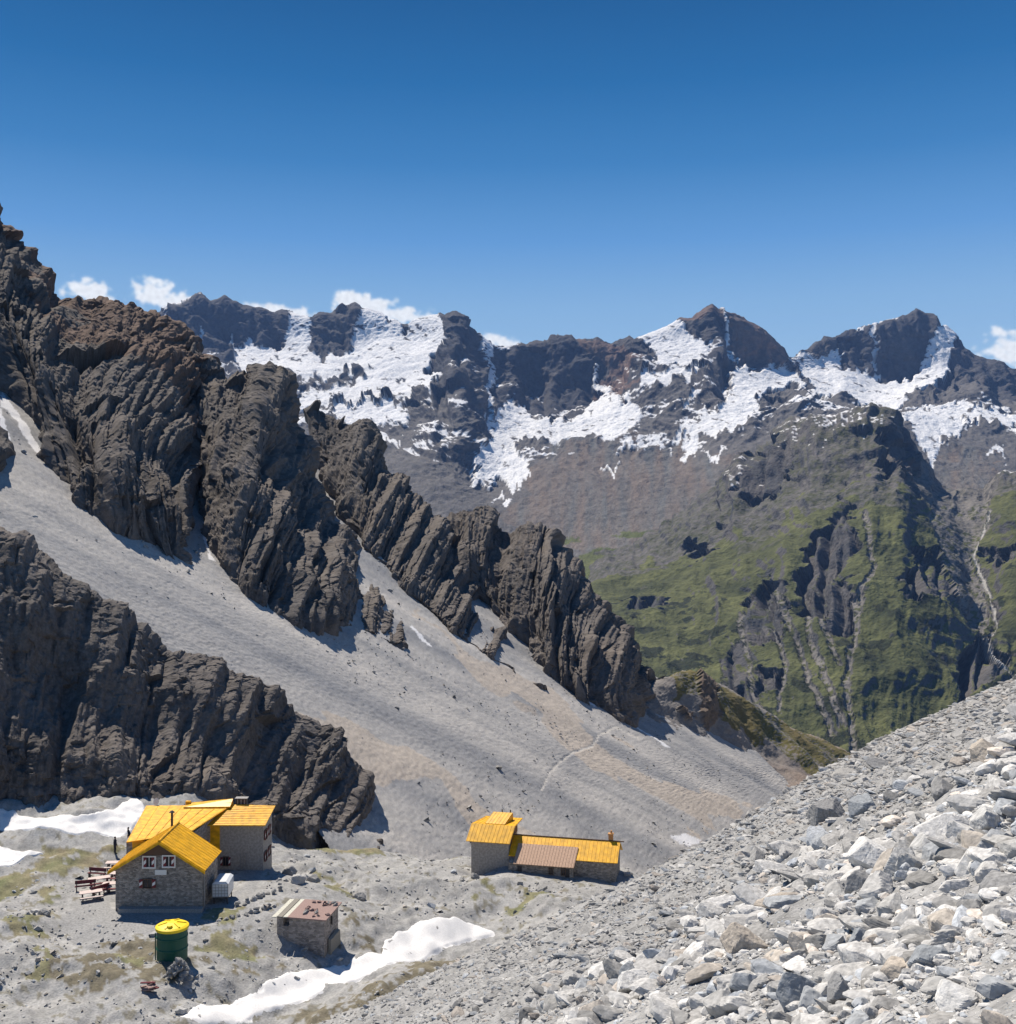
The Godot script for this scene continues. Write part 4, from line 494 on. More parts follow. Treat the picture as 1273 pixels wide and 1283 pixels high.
# ------------------------------------------------------------------ the setting
func far_range() -> void:
	var s := lofted(RANGE_POINTS, RANGE_COLUMNS, 900, [8, 34, 70, 80, 66, 64, 10])
	var ragged := noise(31, 120.0, FastNoiseLite.TYPE_SIMPLEX, 4)
	paint(s, RANGE_RED, 3, noise(33, 300.0, FastNoiseLite.TYPE_SIMPLEX, 3), 0.03, 0.04)
	paint(s, RANGE_SNOW, 1, ragged, 0.005, 0.010, 0.03)
	paint(s, RANGE_BAND, 2, ragged, 0.006, 0.012)
	var ribs := noise(34, 1.0, FastNoiseLite.TYPE_SIMPLEX, 5, true)
	var masses := noise(35, 900.0, FastNoiseLite.TYPE_SIMPLEX, 4, true)
	var slabs := noise(36, 70.0, FastNoiseLite.TYPE_CELLULAR)
	var strata := noise(18, 60.0, FastNoiseLite.TYPE_SIMPLEX, 3)
	var crumbs := noise(30, 55.0, FastNoiseLite.TYPE_SIMPLEX, 3, true)
	var bends := noise(37, 500.0, FastNoiseLite.TYPE_SIMPLEX, 2)
	displace(s, func(p: Vector3, u: float, v: float, m: int) -> float:
		var rough := smoothstep(0.26, 0.52, v) * 0.75 + smoothstep(0.58, 0.75, v) * 0.5
		if m == 1: rough *= 0.10
		var b := bends.get_noise_3dv(p)
		var crest := 1.0 - smoothstep(0.68, 0.84, v)
		rough *= 0.3 + 0.7 * crest
		var d := (masses.get_noise_3dv(p) - 0.2) * 42.0 * smoothstep(0.2, 0.6, v) * (0.5 if m == 1 else 1.0) * (0.25 + 0.75 * crest)
		d += (ribs.get_noise_2d(u * 15.0 + b * 0.5, v * 3.0) - 0.2) * 20.0 * rough
		d += ribs.get_noise_2d(u * 55.0 + b * 1.2, v * 8.0 + 30.0) * 8.0 * rough
		d += (facets(u * 40.0 + b * 0.4, p.y / 150.0, 1.6) * 60.0 - 20.0) * rough * smoothstep(0.40, 0.55, v) * (0.15 + 0.85 * crest) + (facets(u * 95.0 + p.y / 300.0 + 11.0, p.y / 60.0, 1.8) * 36.0 - 13.0) * smoothstep(0.45, 0.58, v) * (0.08 if m == 1 else 1.0) + crumbs.get_noise_3dv(p) * 5.0 * maxf(rough, 0.9) + strata.get_noise_2d(p.y + 0.45 * p.x + 40.0 * b, u * 900.0) * 7.0 * rough
		return d)
	var tint := noise(38, 260.0, FastNoiseLite.TYPE_SIMPLEX, 5)
	var streaks := noise(29, 1.0, FastNoiseLite.TYPE_SIMPLEX, 3)
	var dots := noise(39, 40.0, FastNoiseLite.TYPE_SIMPLEX, 3)
	var meadow := noise(40, 180.0, FastNoiseLite.TYPE_SIMPLEX, 4)
	var colour := func(p: Vector3, n: Vector3, u: float, v: float, m: int) -> Color:
		var t := tint.get_noise_3dv(p)
		var k := dots.get_noise_3dv(p)
		if m == 1 and n.y > 0.22 + 0.2 * k and strata.get_noise_2d(p.y * 1.3 + 0.5 * p.x + 50.0 * t, u * 2400.0) < 0.62 + 0.2 * t:
			return Color(0.82, 0.83, 0.85) * (1.0 + 0.06 * t)
		# leftover snow on ledges between the snowfields
		if m != 2 and v > 0.42 and v < 0.72 and n.y > 0.80 - 0.10 * v and 0.5 * k + 1.3 * t > 0.42 - 0.22 * smoothstep(0.62, 0.5, v) * smoothstep(0.42, 0.5, v):
			return Color(0.82, 0.83, 0.85)
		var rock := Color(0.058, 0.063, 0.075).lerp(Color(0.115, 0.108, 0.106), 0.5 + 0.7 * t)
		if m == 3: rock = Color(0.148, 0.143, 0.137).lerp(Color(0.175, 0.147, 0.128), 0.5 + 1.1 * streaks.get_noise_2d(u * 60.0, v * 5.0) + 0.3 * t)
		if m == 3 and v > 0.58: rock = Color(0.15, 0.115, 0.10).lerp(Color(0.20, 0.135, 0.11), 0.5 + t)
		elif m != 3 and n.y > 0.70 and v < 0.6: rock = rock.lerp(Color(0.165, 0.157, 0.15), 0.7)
		var g := meadow.get_noise_3dv(p) * 0.12
		if v + g < 0.225 and n.y > 0.7 + 0.1 * k:
			rock = Color(0.085, 0.105, 0.035).lerp(Color(0.13, 0.14, 0.06), 0.5 + t)
		return rock * (1.0 + 0.3 * k)
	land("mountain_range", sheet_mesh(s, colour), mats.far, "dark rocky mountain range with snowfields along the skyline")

func green_hill() -> void:
	var s := lofted(GREEN_HILL_POINTS, GREEN_HILL_COLUMNS, 470, [50, 85, 80, 80, 70, 8])
	var ragged := noise(41, 60.0, FastNoiseLite.TYPE_SIMPLEX, 4)
	paint(s, HILL_ROCK, 2, ragged, 0.02, 0.03)
	paint(s, HILL_GRAVEL, 3, ragged, 0.006, 0.012)
	paint(s, HILL_STREAM, 4, ragged, 0.003, 0.004)
	var ribs := noise(42, 1.0, FastNoiseLite.TYPE_SIMPLEX, 4, true)
	var masses := noise(43, 300.0, FastNoiseLite.TYPE_SIMPLEX, 4, true)
	var slabs := noise(44, 45.0, FastNoiseLite.TYPE_CELLULAR)
	var bends := noise(45, 200.0, FastNoiseLite.TYPE_SIMPLEX, 2)
	var fine := noise(46, 24.0, FastNoiseLite.TYPE_SIMPLEX, 3)
	displace(s, func(p: Vector3, u: float, v: float, m: int) -> float:
		var b := bends.get_noise_3dv(p)
		var d := masses.get_noise_3d(p.x + 40.0 * b, p.y, p.z) * 16.0
		d += ribs.get_noise_2d(u * 13.0 + b * 0.25, v * 0.9) * 3.5
		d += fine.get_noise_3dv(p) * 1.2
		var bare := smoothstep(0.60, 0.72, v)
		d += (facets(u * 30.0 + b * 0.3, p.y / 60.0, 1.7) * 22.0 - 6.0) * (0.25 + 0.75 * bare)
		d += facets(u * 95.0 + b * 0.5, p.y / 19.0 + 5.0, 1.6) * (1.2 + 5.0 * bare)
		if m == 2:
			d += facets(u * 55.0 + b * 0.5, p.y / 34.0 + 3.0, 1.7) * 34.0 - 24.0
		if m >= 3: d -= 4.0
		return d)
	var tint := noise(47, 130.0, FastNoiseLite.TYPE_SIMPLEX, 5)
	var shrubs := noise(49, 70.0, FastNoiseLite.TYPE_SIMPLEX, 5)
	var dots := noise(48, 16.0, FastNoiseLite.TYPE_SIMPLEX, 3)
	var colour := func(p: Vector3, n: Vector3, u: float, v: float, m: int) -> Color:
		var t := tint.get_noise_3dv(p)
		var k := dots.get_noise_3dv(p)
		var rock := Color(0.065, 0.068, 0.074).lerp(Color(0.12, 0.112, 0.108), 0.5 + t) * (1.0 + 0.3 * k)
		if m == 4: return Color(0.38, 0.37, 0.35)
		if m == 3 and k > -0.12: return Color(0.19, 0.178, 0.165) * (1.0 + 0.25 * t)
		if m == 2 and n.y < 0.93: return rock
		if n.y < 0.60 + 0.12 * t: return rock
		if v > 0.61 + 0.14 * t:
			if v > 0.74 and u > 0.35 and n.y > 0.8 and k + t > 0.40: return Color(0.8, 0.8, 0.82)
			return Color(0.14, 0.132, 0.122).lerp(Color(0.085, 0.088, 0.055), 0.4 + 1.2 * k - 0.8 * t)
		if v < 0.45 and shrubs.get_noise_3dv(p) > 0.10 + 0.5 * v: return Color(0.03, 0.036, 0.02) * (1.0 + 0.4 * k)
		return Color(0.05, 0.058, 0.027).lerp(Color(0.13, 0.137, 0.056), 0.5 + 0.9 * t) * (1.0 + 0.3 * k)
	land("green_hillside", sheet_mesh(s, colour), mats.far, "steep grassy hillside with grey gullies below the range")

var talus_furrow := noise(51, 1.0, FastNoiseLite.TYPE_SIMPLEX, 4)
func talus() -> void:
	var s := lofted(TALUS_POINTS, TALUS_COLUMNS, 520, [80, 90, 70, 40])
	var ragged := noise(52, 14.0, FastNoiseLite.TYPE_SIMPLEX, 4)
	paint(s, TALUS_TAN, 2, noise(53, 40.0, FastNoiseLite.TYPE_SIMPLEX, 4), 0.08, 0.08)
	paint(s, TALUS_TRAIL, 3, ragged, 0.003, 0.003)
	paint(s, TALUS_SNOW, 1, ragged, 0.006, 0.008)
	var lumpy := noise(54, 22.0, FastNoiseLite.TYPE_SIMPLEX, 4)
	var pebble := noise(55, 0.9, FastNoiseLite.TYPE_SIMPLEX, 3)
	displace(s, func(p: Vector3, _u: float, _v: float, m: int) -> float:
		var across := (p.x * 0.15 + p.z * 0.62) / 0.64      # runs along the contour, so that furrows follow the fall line
		var along := p.y
		var d := talus_furrow.get_noise_2d(across / 26.0, along / 150.0) * 0.35 + lumpy.get_noise_3dv(p) * 0.45
		d += pebble.get_noise_3dv(p) * (0.05 if m == 1 else 0.13)
		if m == 3: d -= 0.12
		return d)
	var colour := func(p: Vector3, _n: Vector3, _u: float, _v: float, m: int) -> Color:
		var k := speck.get_noise_3dv(p)
		if m == 1: return Color(0.80, 0.80, 0.82)
		var across := (p.x * 0.15 + p.z * 0.62) / 0.64
		var t := talus_furrow.get_noise_2d(across / 24.0 + 40.0, p.y / 200.0)
		var c := Color(0.30, 0.303, 0.314).lerp(Color(0.45, 0.435, 0.42), 0.5 + 1.1 * t)
		if m == 2: c = c.lerp(Color(0.50, 0.435, 0.37), 0.75)
		if m == 3: c = Color(0.54, 0.515, 0.48)
		return c * (1.0 + 0.22 * k)
	land("talus_slope", sheet_mesh(s, colour), mats.talus, "wide grey talus slope below the dark crags")

func crag(called: String, label: String, points: Array, columns: int, w: int, weights: Array, size: float) -> void:
	var s := lofted(points, columns, w, weights)
	var length := 0.0
	var row := (s.h / 2) * w
	for i in w - 1: length += s.at[row + i].distance_to(s.at[row + i + 1])
	displace(s, func(p: Vector3, u: float, _v: float, _m: int) -> float:
		return lerpf(-1.2 * size, crag_relief(p, u * length, size), smoothstep(0.0, 0.035, u) * smoothstep(1.0, 0.965, u)))
	var colour := func(p: Vector3, _n: Vector3, _u: float, v: float, _m: int) -> Color:
		var c := crag_colour(p)
		if called == "main_crag" and v > 0.66 and stain.get_noise_3d(p.x * 0.6, p.y * 0.6, p.z + 200.0) > -0.1: c *= Color(1.15, 0.92, 0.80)
		return c
	land(called, sheet_mesh(s, colour, true), mats.rock, label)

func shoulder() -> void:
	var s := lofted(SHOULDER_POINTS, SHOULDER_COLUMNS, 240, [50, 80, 14])
	paint(s, SHOULDER_GRASS, 2, noise(61, 25.0, FastNoiseLite.TYPE_SIMPLEX, 4), 0.05, 0.07)
	paint(s, SHOULDER_ROCK, 1, noise(62, 10.0, FastNoiseLite.TYPE_SIMPLEX, 4), 0.02, 0.03)
	var lumpy := noise(63, 24.0, FastNoiseLite.TYPE_SIMPLEX, 5)
	displace(s, func(p: Vector3, _u: float, _v: float, m: int) -> float:
		var d := lumpy.get_noise_3dv(p) * 2.2 + speck.get_noise_3dv(p) * 0.2
		if m == 1: d += crag_relief(p, p.x, 0.8) + 1.0
		return d)
	var colour := func(p: Vector3, n: Vector3, u: float, _v: float, m: int) -> Color:
		var k := speck.get_noise_3dv(p)
		var t := stain.get_noise_3dv(p)
		if m == 1: return Color(0.17, 0.135, 0.11) * (1.0 + 0.4 * k)
		if m == 2 and k + t > -0.35: return Color(0.12, 0.115, 0.045).lerp(Color(0.17, 0.14, 0.07), 0.5 + t) * (1.0 + 0.25 * k)
		return Color(0.23, 0.215, 0.205).lerp(Color(0.27, 0.215, 0.18), smoothstep(0.3, 0.8, u + 0.3 * t)) * (1.0 + 0.3 * k)
	land("shoulder", sheet_mesh(s, colour), mats.near, "brown and grassy shoulder beyond the talus slope")

func terrace() -> void:
	var s := fan_grid(-0.66, 0.34, 460, 60.0, 230.0, 400, terrace_height)
	paint(s, TERRACE_GRAVEL, 4, noise(64, 6.0, FastNoiseLite.TYPE_SIMPLEX, 4), 0.02, 0.02)
	paint(s, TERRACE_BROWN, 3, noise(65, 6.0, FastNoiseLite.TYPE_SIMPLEX, 4), 0.03, 0.03)
	paint(s, TERRACE_GRASS, 2, noise(66, 5.0, FastNoiseLite.TYPE_SIMPLEX, 4), 0.025, 0.025)
	var turf := noise(67, 1.6, FastNoiseLite.TYPE_SIMPLEX, 4)
	displace(s, func(p: Vector3, _u: float, _v: float, m: int) -> float:
		var k := turf.get_noise_3dv(p)
		if m == 2 or m == 3: return 0.06 + k * 0.16
		if m == 4: return k * 0.03
		return k * 0.06 + rock_chip.get_noise_3dv(p) * 0.04)
	var colour := func(p: Vector3, _n: Vector3, _u: float, _v: float, m: int) -> Color:
		var k := speck.get_noise_3dv(p)
		var t := lumps.get_noise_2d(p.x * 0.4, p.z * 0.4)
		var g := turf.get_noise_3d(p.x, 0.0, p.z)
		var c := Color(0.37, 0.368, 0.362) * (1.0 + 0.3 * k + 0.2 * t)
		if m == 4: c = Color(0.34, 0.34, 0.34) * (1.0 + 0.12 * k)
		if m == 3 and g + t > -0.3: c = c.lerp(Color(0.15, 0.125, 0.07) * (1.0 + 0.4 * k), 0.8)
		if m == 2 and g > -0.5: c = c.lerp(Color(0.17, 0.175, 0.065).lerp(Color(0.24, 0.20, 0.10), 0.5 + t) * (1.0 + 0.35 * k), 0.8)
		if m == 0 and g > 0.28 and t > 0.05: c = c.lerp(Color(0.16, 0.14, 0.08), 0.6)
		return c
	land("terrace", sheet_mesh(s, colour), mats.near, "stony terrace that carries the huts")
	# snow lies on it as sheets of its own that thin out and dip into the gravel at the rim
	var labels := ["long white snow patch in the hollow below the stone shed", "white snow patch at the foot of the crag left of the hut", "small white snow patch at the left picture edge"]
	for k in 3:
		var flat: Array = TERRACE_SNOW[k]
		var lo := Vector2(9, 9)
		var hi := Vector2(-9, -9)
		for q in flat.size() / 2:
			lo = lo.min(Vector2(flat[q * 2], flat[q * 2 + 1]))
			hi = hi.max(Vector2(flat[q * 2], flat[q * 2 + 1]))
		lo -= Vector2(0.015, 0.015)
		hi += Vector2(0.015, 0.015)
		var own := []
		for q in flat.size() / 2:
			own.append((flat[q * 2] - lo.x) / (hi.x - lo.x))
			own.append((flat[q * 2 + 1] - lo.y) / (hi.y - lo.y))
		var p := fan_grid(lo.x - 0.66, hi.x - 0.66, 260, 60.0 * pow(230.0 / 60.0, lo.y), 60.0 * pow(230.0 / 60.0, hi.y), 200, terrace_height)
		paint(p, [own], 1, noise(68 + k, 5.0, FastNoiseLite.TYPE_SIMPLEX, 5), 0.0035 / (hi.x - lo.x), 0.0035 / (hi.y - lo.y))
		var o := MeshInstance3D.new()
		o.mesh = snow_mesh(p)
		o.material_override = mats.snow
		put(o, "snow_patch")
		tag(o, labels[k], "snow", "snow patches on the terrace")

func snow_mesh(s: Sheet) -> ArrayMesh:
	var w := s.w
	var h := s.h
	var soft := PackedFloat32Array()
	soft.resize(w * h)
	for i in soft.size(): soft[i] = s.mark[i]
	for run in 6:
		var next := PackedFloat32Array(soft)
		for j in range(1, h - 1):
			for i in range(1, w - 1):
				var o := j * w + i
				next[o] = (soft[o] * 2.0 + soft[o - 1] + soft[o + 1] + soft[o - w] + soft[o + w]) / 6.0
		soft = next
	var level := PackedFloat32Array()
	level.resize(w * h)
	for i in level.size(): level[i] = s.at[i].y
	for run in 14:
		var next := PackedFloat32Array(level)
		for j in range(1, h - 1):
			for i in range(1, w - 1):
				var o := j * w + i
				next[o] = (level[o] + level[o - 1] + level[o + 1] + level[o - w] + level[o + w]) / 5.0
		level = next
	for i in s.at.size():
		s.at[i].y = lerpf(s.at[i].y, level[i], smoothstep(0.4, 0.9, soft[i]))
		s.at[i].y += clampf((soft[i] - 0.30) * 0.22, -0.2, 0.10) + 0.02 * speck.get_noise_3dv(s.at[i] * 0.4)
	find_up(s)
	var where := {}
	var at := PackedVector3Array()
	var normals := PackedVector3Array()
	var index := PackedInt32Array()
	for j in h - 1:
		for i in w - 1:
			var o := j * w + i
			if maxf(maxf(soft[o], soft[o + 1]), maxf(soft[o + w], soft[o + w + 1])) < 0.15: continue
			var ids := []
			for q in [o, o + 1, o + w + 1, o + w]:
				if not where.has(q):
					where[q] = at.size()
					at.append(s.at[q])
					normals.append(s.up[q])
				ids.append(where[q])
			index.append_array([ids[0], ids[2], ids[1], ids[0], ids[3], ids[2]])
	var arrays := []
	arrays.resize(Mesh.ARRAY_MAX)
	arrays[Mesh.ARRAY_VERTEX] = at
	arrays[Mesh.ARRAY_NORMAL] = normals
	arrays[Mesh.ARRAY_INDEX] = index
	var m := ArrayMesh.new()
	m.add_surface_from_arrays(Mesh.PRIMITIVE_TRIANGLES, arrays)
	return m

func scree() -> Node3D:
	var s := fan_grid(-0.36, 0.80, 480, 5.0, 330.0, 380, scree_height)
	var colour := func(p: Vector3, _n: Vector3, _u: float, _v: float, _m: int) -> Color:
		var k := speck.get_noise_3dv(p * 2.0)
		var t := lumps.get_noise_2d(p.x * 0.35, p.z * 0.35)
		return Color(0.35, 0.35, 0.348) * (1.0 + 0.4 * k + 0.25 * t)
	return land("scree_slope", sheet_mesh(s, colour), mats.gravel, "steep slope of pale grey rubble in the foreground")

func common_materials() -> void:
	tex.grain = noise_image(noise(81, 60.0, FastNoiseLite.TYPE_SIMPLEX, 5), 512, 0.80, 1.0)
	tex.faint = noise_image(noise(86, 50.0, FastNoiseLite.TYPE_SIMPLEX, 5), 512, 0.90, 1.0)
	tex.bumps = noise_image(noise(82, 40.0, FastNoiseLite.TYPE_SIMPLEX, 5), 512)
	tex.gritty = noise_image(noise(83, 18.0, FastNoiseLite.TYPE_CELLULAR), 512)
	mats.far = ground_material(300.0, 120.0, tex.grain, tex.bumps)
	mats.near = ground_material(5.0, 3.0, tex.grain, tex.bumps)
	mats.talus = ground_material(5.0, 2.6, tex.grain, tex.bumps)
	mats.rock = ground_material(7.0, 4.0, tex.grain, tex.bumps)
	mats.snow = plain(0.76, 0.755, 0.75, 0.7, 0.0, tex.bumps, 1.0, 3.0, tex.faint)
	mats.gravel = ground_material(8.0, 2.0, tex.grain, tex.bumps)


# ------------------------------------------------------------------ stones
func cut_stone(id: int, planes: int, squash: Vector3) -> ArrayMesh:
	# a block bounded by flat faces, as frost splits them
	var r := RandomNumberGenerator.new()
	r.seed = id
	var n := PackedVector3Array()
	var h := PackedFloat32Array()
	for k in planes:
		var y := 1.0 - 2.0 * (k + 0.5) / planes
		var a := k * 2.39996 + r.randf_range(-0.5, 0.5)
		var v := Vector3(cos(a) * sqrt(1.0 - y * y), y, sin(a) * sqrt(1.0 - y * y))
		v = (v + Vector3(r.randf_range(-0.35, 0.35), r.randf_range(-0.35, 0.35), r.randf_range(-0.35, 0.35))).normalized()
		n.append(v)
		h.append(r.randf_range(0.62, 1.0))
	var faces := []
	for k in planes: faces.append([])
	for a in planes:
		for b in range(a + 1, planes):
			for c in range(b + 1, planes):
				var det := n[a].dot(n[b].cross(n[c]))
				if absf(det) < 0.02: continue
				var p := (n[b].cross(n[c]) * h[a] + n[c].cross(n[a]) * h[b] + n[a].cross(n[b]) * h[c]) / det
				var inside := p.length() < 1.9
				for k in planes:
					if n[k].dot(p) > h[k] + 0.0005: inside = false
				if inside:
					faces[a].append(p); faces[b].append(p); faces[c].append(p)
	var st := SurfaceTool.new()
	st.begin(Mesh.PRIMITIVE_TRIANGLES)
	st.set_smooth_group(-1)
	for k in planes:
		var f: Array = faces[k]
		if f.size() < 3: continue
		var mid := Vector3.ZERO
		for p in f: mid += p
		mid /= f.size()
		var ax: Vector3 = (f[0] - mid).normalized()
		var ay := n[k].cross(ax)
		f.sort_custom(func(p: Vector3, q: Vector3) -> bool: return atan2((p - mid).dot(ay), (p - mid).dot(ax)) < atan2((q - mid).dot(ay), (q - mid).dot(ax)))
		for e in range(1, f.size() - 1):
			st.add_vertex(f[0] * squash); st.add_vertex(f[e + 1] * squash); st.add_vertex(f[e] * squash)
	st.generate_normals()
	return st.commit()

func worn_boulder(id: int, squash: Vector3, rough := 0.05, rings := 20) -> ArrayMesh:
	# the same kind of block with finer faces: chipped, slightly rounded edges and a rough skin
	var r := RandomNumberGenerator.new()
	r.seed = id
	var planes := []
	for k in 13:
		var y := 1.0 - 2.0 * (k + 0.5) / 13.0
		var a := k * 2.39996 + r.randf_range(-0.5, 0.5)
		var v := (Vector3(cos(a) * sqrt(1.0 - y * y), y, sin(a) * sqrt(1.0 - y * y)) + Vector3(r.randf_range(-0.4, 0.4), r.randf_range(-0.4, 0.4), r.randf_range(-0.4, 0.4))).normalized()
		planes.append([v, r.randf_range(0.62, 0.95)])
	var skin := noise(id, 0.45, FastNoiseLite.TYPE_SIMPLEX, 4)
	var chips := noise(id + 1, 0.5, FastNoiseLite.TYPE_CELLULAR)
	var s := Sheet.new()
	s.w = rings * 2 + 1
	s.h = rings + 1
	for j in s.h:
		for i in s.w:
			var th := PI * j / rings
			var ph := TAU * (i % (rings * 2)) / (rings * 2)
			var v := Vector3(sin(th) * cos(ph), cos(th), sin(th) * sin(ph))
			var d := 1.35
			for p in planes:
				var c: float = v.dot(p[0])
				if c > 0.05:
					var e: float = p[1] / c
					var k := clampf(0.5 + 0.5 * (d - e) / 0.02, 0.0, 1.0)
					d = lerpf(d, e, k) - 0.02 * k * (1.0 - k)
			d += skin.get_noise_3dv(v) * rough * 1.6 + chips.get_noise_3dv(v) * rough * 0.8
			s.at.append(v * d * squash)
	var at := PackedVector3Array()
	for j in rings:
		for i in rings * 2:
			var a := s.at[j * s.w + i]
			var b := s.at[j * s.w + i + 1]
			var c := s.at[(j + 1) * s.w + i]
			var e := s.at[(j + 1) * s.w + i + 1]
			if j > 0: at.append_array([a, c, b] if false else [a, b, c])
			if j < rings - 1: at.append_array([b, e, c])
	var st := SurfaceTool.new()
	st.begin(Mesh.PRIMITIVE_TRIANGLES)
	st.set_smooth_group(-1)
	for p in at: st.add_vertex(p)
	st.generate_normals()
	return st.commit()

func lying(x: float, y: float, d: float, size: Vector3, lean: float, turn: float) -> Transform3D:
	var b := Basis(Vector3.UP, turn) * Basis(Vector3.RIGHT, lean) * Basis(Vector3.BACK, lean * 0.7 * sin(turn * 5.0))
	return Transform3D(b.scaled_local(size), Vector3(x, y, -d))

func scattered(called: String, label: String, meshes: Array, lists: Array, colours: Array, material: Material, parent: Node = self) -> void:
	for k in meshes.size():
		var mm := MultiMesh.new()
		mm.transform_format = MultiMesh.TRANSFORM_3D
		mm.use_colors = true
		mm.mesh = meshes[k]
		mm.instance_count = lists[k].size()
		for i in lists[k].size():
			mm.set_instance_transform(i, lists[k][i])
			mm.set_instance_color(i, colours[k][i])
		var o := MultiMeshInstance3D.new()
		o.multimesh = mm
		o.material_override = material
		put(o, called, parent)
		tag(o, label if parent == self else "", "", "", "stuff")

func stone_tone(pale: float) -> Color:
	var g := lerpf(rng.randf_range(0.22, 0.42), rng.randf_range(0.48, 0.90), pale)
	var c := Color(g, g * 0.99, g * 0.97)
	var k := rng.randf()
	if k < 0.08: c = Color(g * 1.02, g * 0.93, g * 0.84)
	elif k < 0.22: c = Color(g * 0.86, g * 0.91, g * 0.97)
	elif k < 0.30: c = c * 0.7
	return c

func scree_stones(slope: Node3D) -> void:
	var kinds := []
	for k in 10:
		kinds.append(worn_boulder(900 + k * 5, [Vector3(1, 0.62, 0.8), Vector3(1.2, 0.5, 0.75), Vector3(0.9, 0.75, 0.85), Vector3(1.3, 0.36, 0.8), Vector3(1, 0.8, 0.7)][k % 5], 0.012, 10))
	var lists := []
	var colours := []
	for k in 10:
		lists.append([])
		colours.append([])
	var drift := noise(76, 9.0, FastNoiseLite.TYPE_SIMPLEX, 3)
	var big := []
	for i in 150000:
		var d := 7.0 * pow(40.0, rng.randf())
		var u := rng.randf_range(-0.34, 0.56)
		var x := u * d
		var y := scree_height(x, d)
		if u < 0.18 and y < terrace_height(x, d) - 0.1: continue
		var pale := smoothstep(1.25, 0.7, d / (30.0 + 62.0 * maxf(u, 0.0)) + 0.35 * rolling.get_noise_2d(x * 1.5, d * 1.5))
		var open := lumps.get_noise_2d(x * 0.45 + 40.0, d * 0.45)       # strips of bare gravel between the stones
		if open > 0.27 and rng.randf() < 0.75: continue
		var px := lerpf(1.05, 1.4, pale) * pow(1.0 - rng.randf(), -1.0 / lerpf(2.2, 1.75, pale))
		px *= 1.0 + 0.9 * clampf(drift.get_noise_2d(x * 2.0, d * 2.0), -0.5, 0.8) * pale
		px = minf(px, lerpf(5.0, 19.0, pale)) * lerpf(1.1, 1.0, smoothstep(14.0, 34.0, d)) * lerpf(0.75, 1.0, smoothstep(-0.1, 0.12, u))
		var size := px * d / 1089.0
		var stretch := Vector3(size * rng.randf_range(0.8, 1.3), size * rng.randf_range(0.7, 1.1), size * rng.randf_range(0.8, 1.2))
		var turn := rng.randf() * TAU
		if pale < 0.5 and rng.randf() < 0.4:      # thin slabs that slid down lie along the fall line
			stretch = Vector3(size * 1.5, size * 0.5, size * 0.8)
			turn = -0.66 + rng.randf_range(-0.7, 0.7)
		var t := lying(x, y + size * rng.randf_range(-0.1, 0.25), d, stretch, rng.randf_range(-0.6, 0.6), turn)
		var c := stone_tone(maxf(pale, 0.5) * rng.randf_range(0.5, 1.1))
		big.append([px, t, c, rng.randi() % 10])
	big.sort_custom(func(a: Array, b: Array) -> bool: return a[0] > b[0])
	var tones := []
	for k in 8:
		var m: StandardMaterial3D = mats.stone.duplicate()
		m.vertex_color_use_as_albedo = false
		m.albedo_color = [lin(0.74, 0.73, 0.71), lin(0.64, 0.63, 0.61), lin(0.52, 0.515, 0.50), lin(0.40, 0.395, 0.385), lin(0.58, 0.53, 0.47), lin(0.44, 0.46, 0.48), lin(0.68, 0.67, 0.65), lin(0.32, 0.315, 0.305)][k]
		tones.append(m)
	var worn := []
	for k in 12: worn.append(worn_boulder(700 + k * 3, [Vector3(1, 0.66, 0.82), Vector3(1.15, 0.5, 0.8), Vector3(0.9, 0.8, 0.85), Vector3(1.25, 0.42, 0.8)][k % 4], 0.014, 18))
	var n := 0
	for b in big:
		if n < 300:
			var o := MeshInstance3D.new()
			o.mesh = worn[n % 12]
			o.material_override = tones[rng.randi() % 8]
			o.transform = b[1]
			put(o, "stone", slope)
		else:
			lists[b[3]].append(b[1])
			colours[b[3]].append(b[2])
		n += 1
	scattered("rubble", "", kinds, lists, colours, mats.stone, slope)

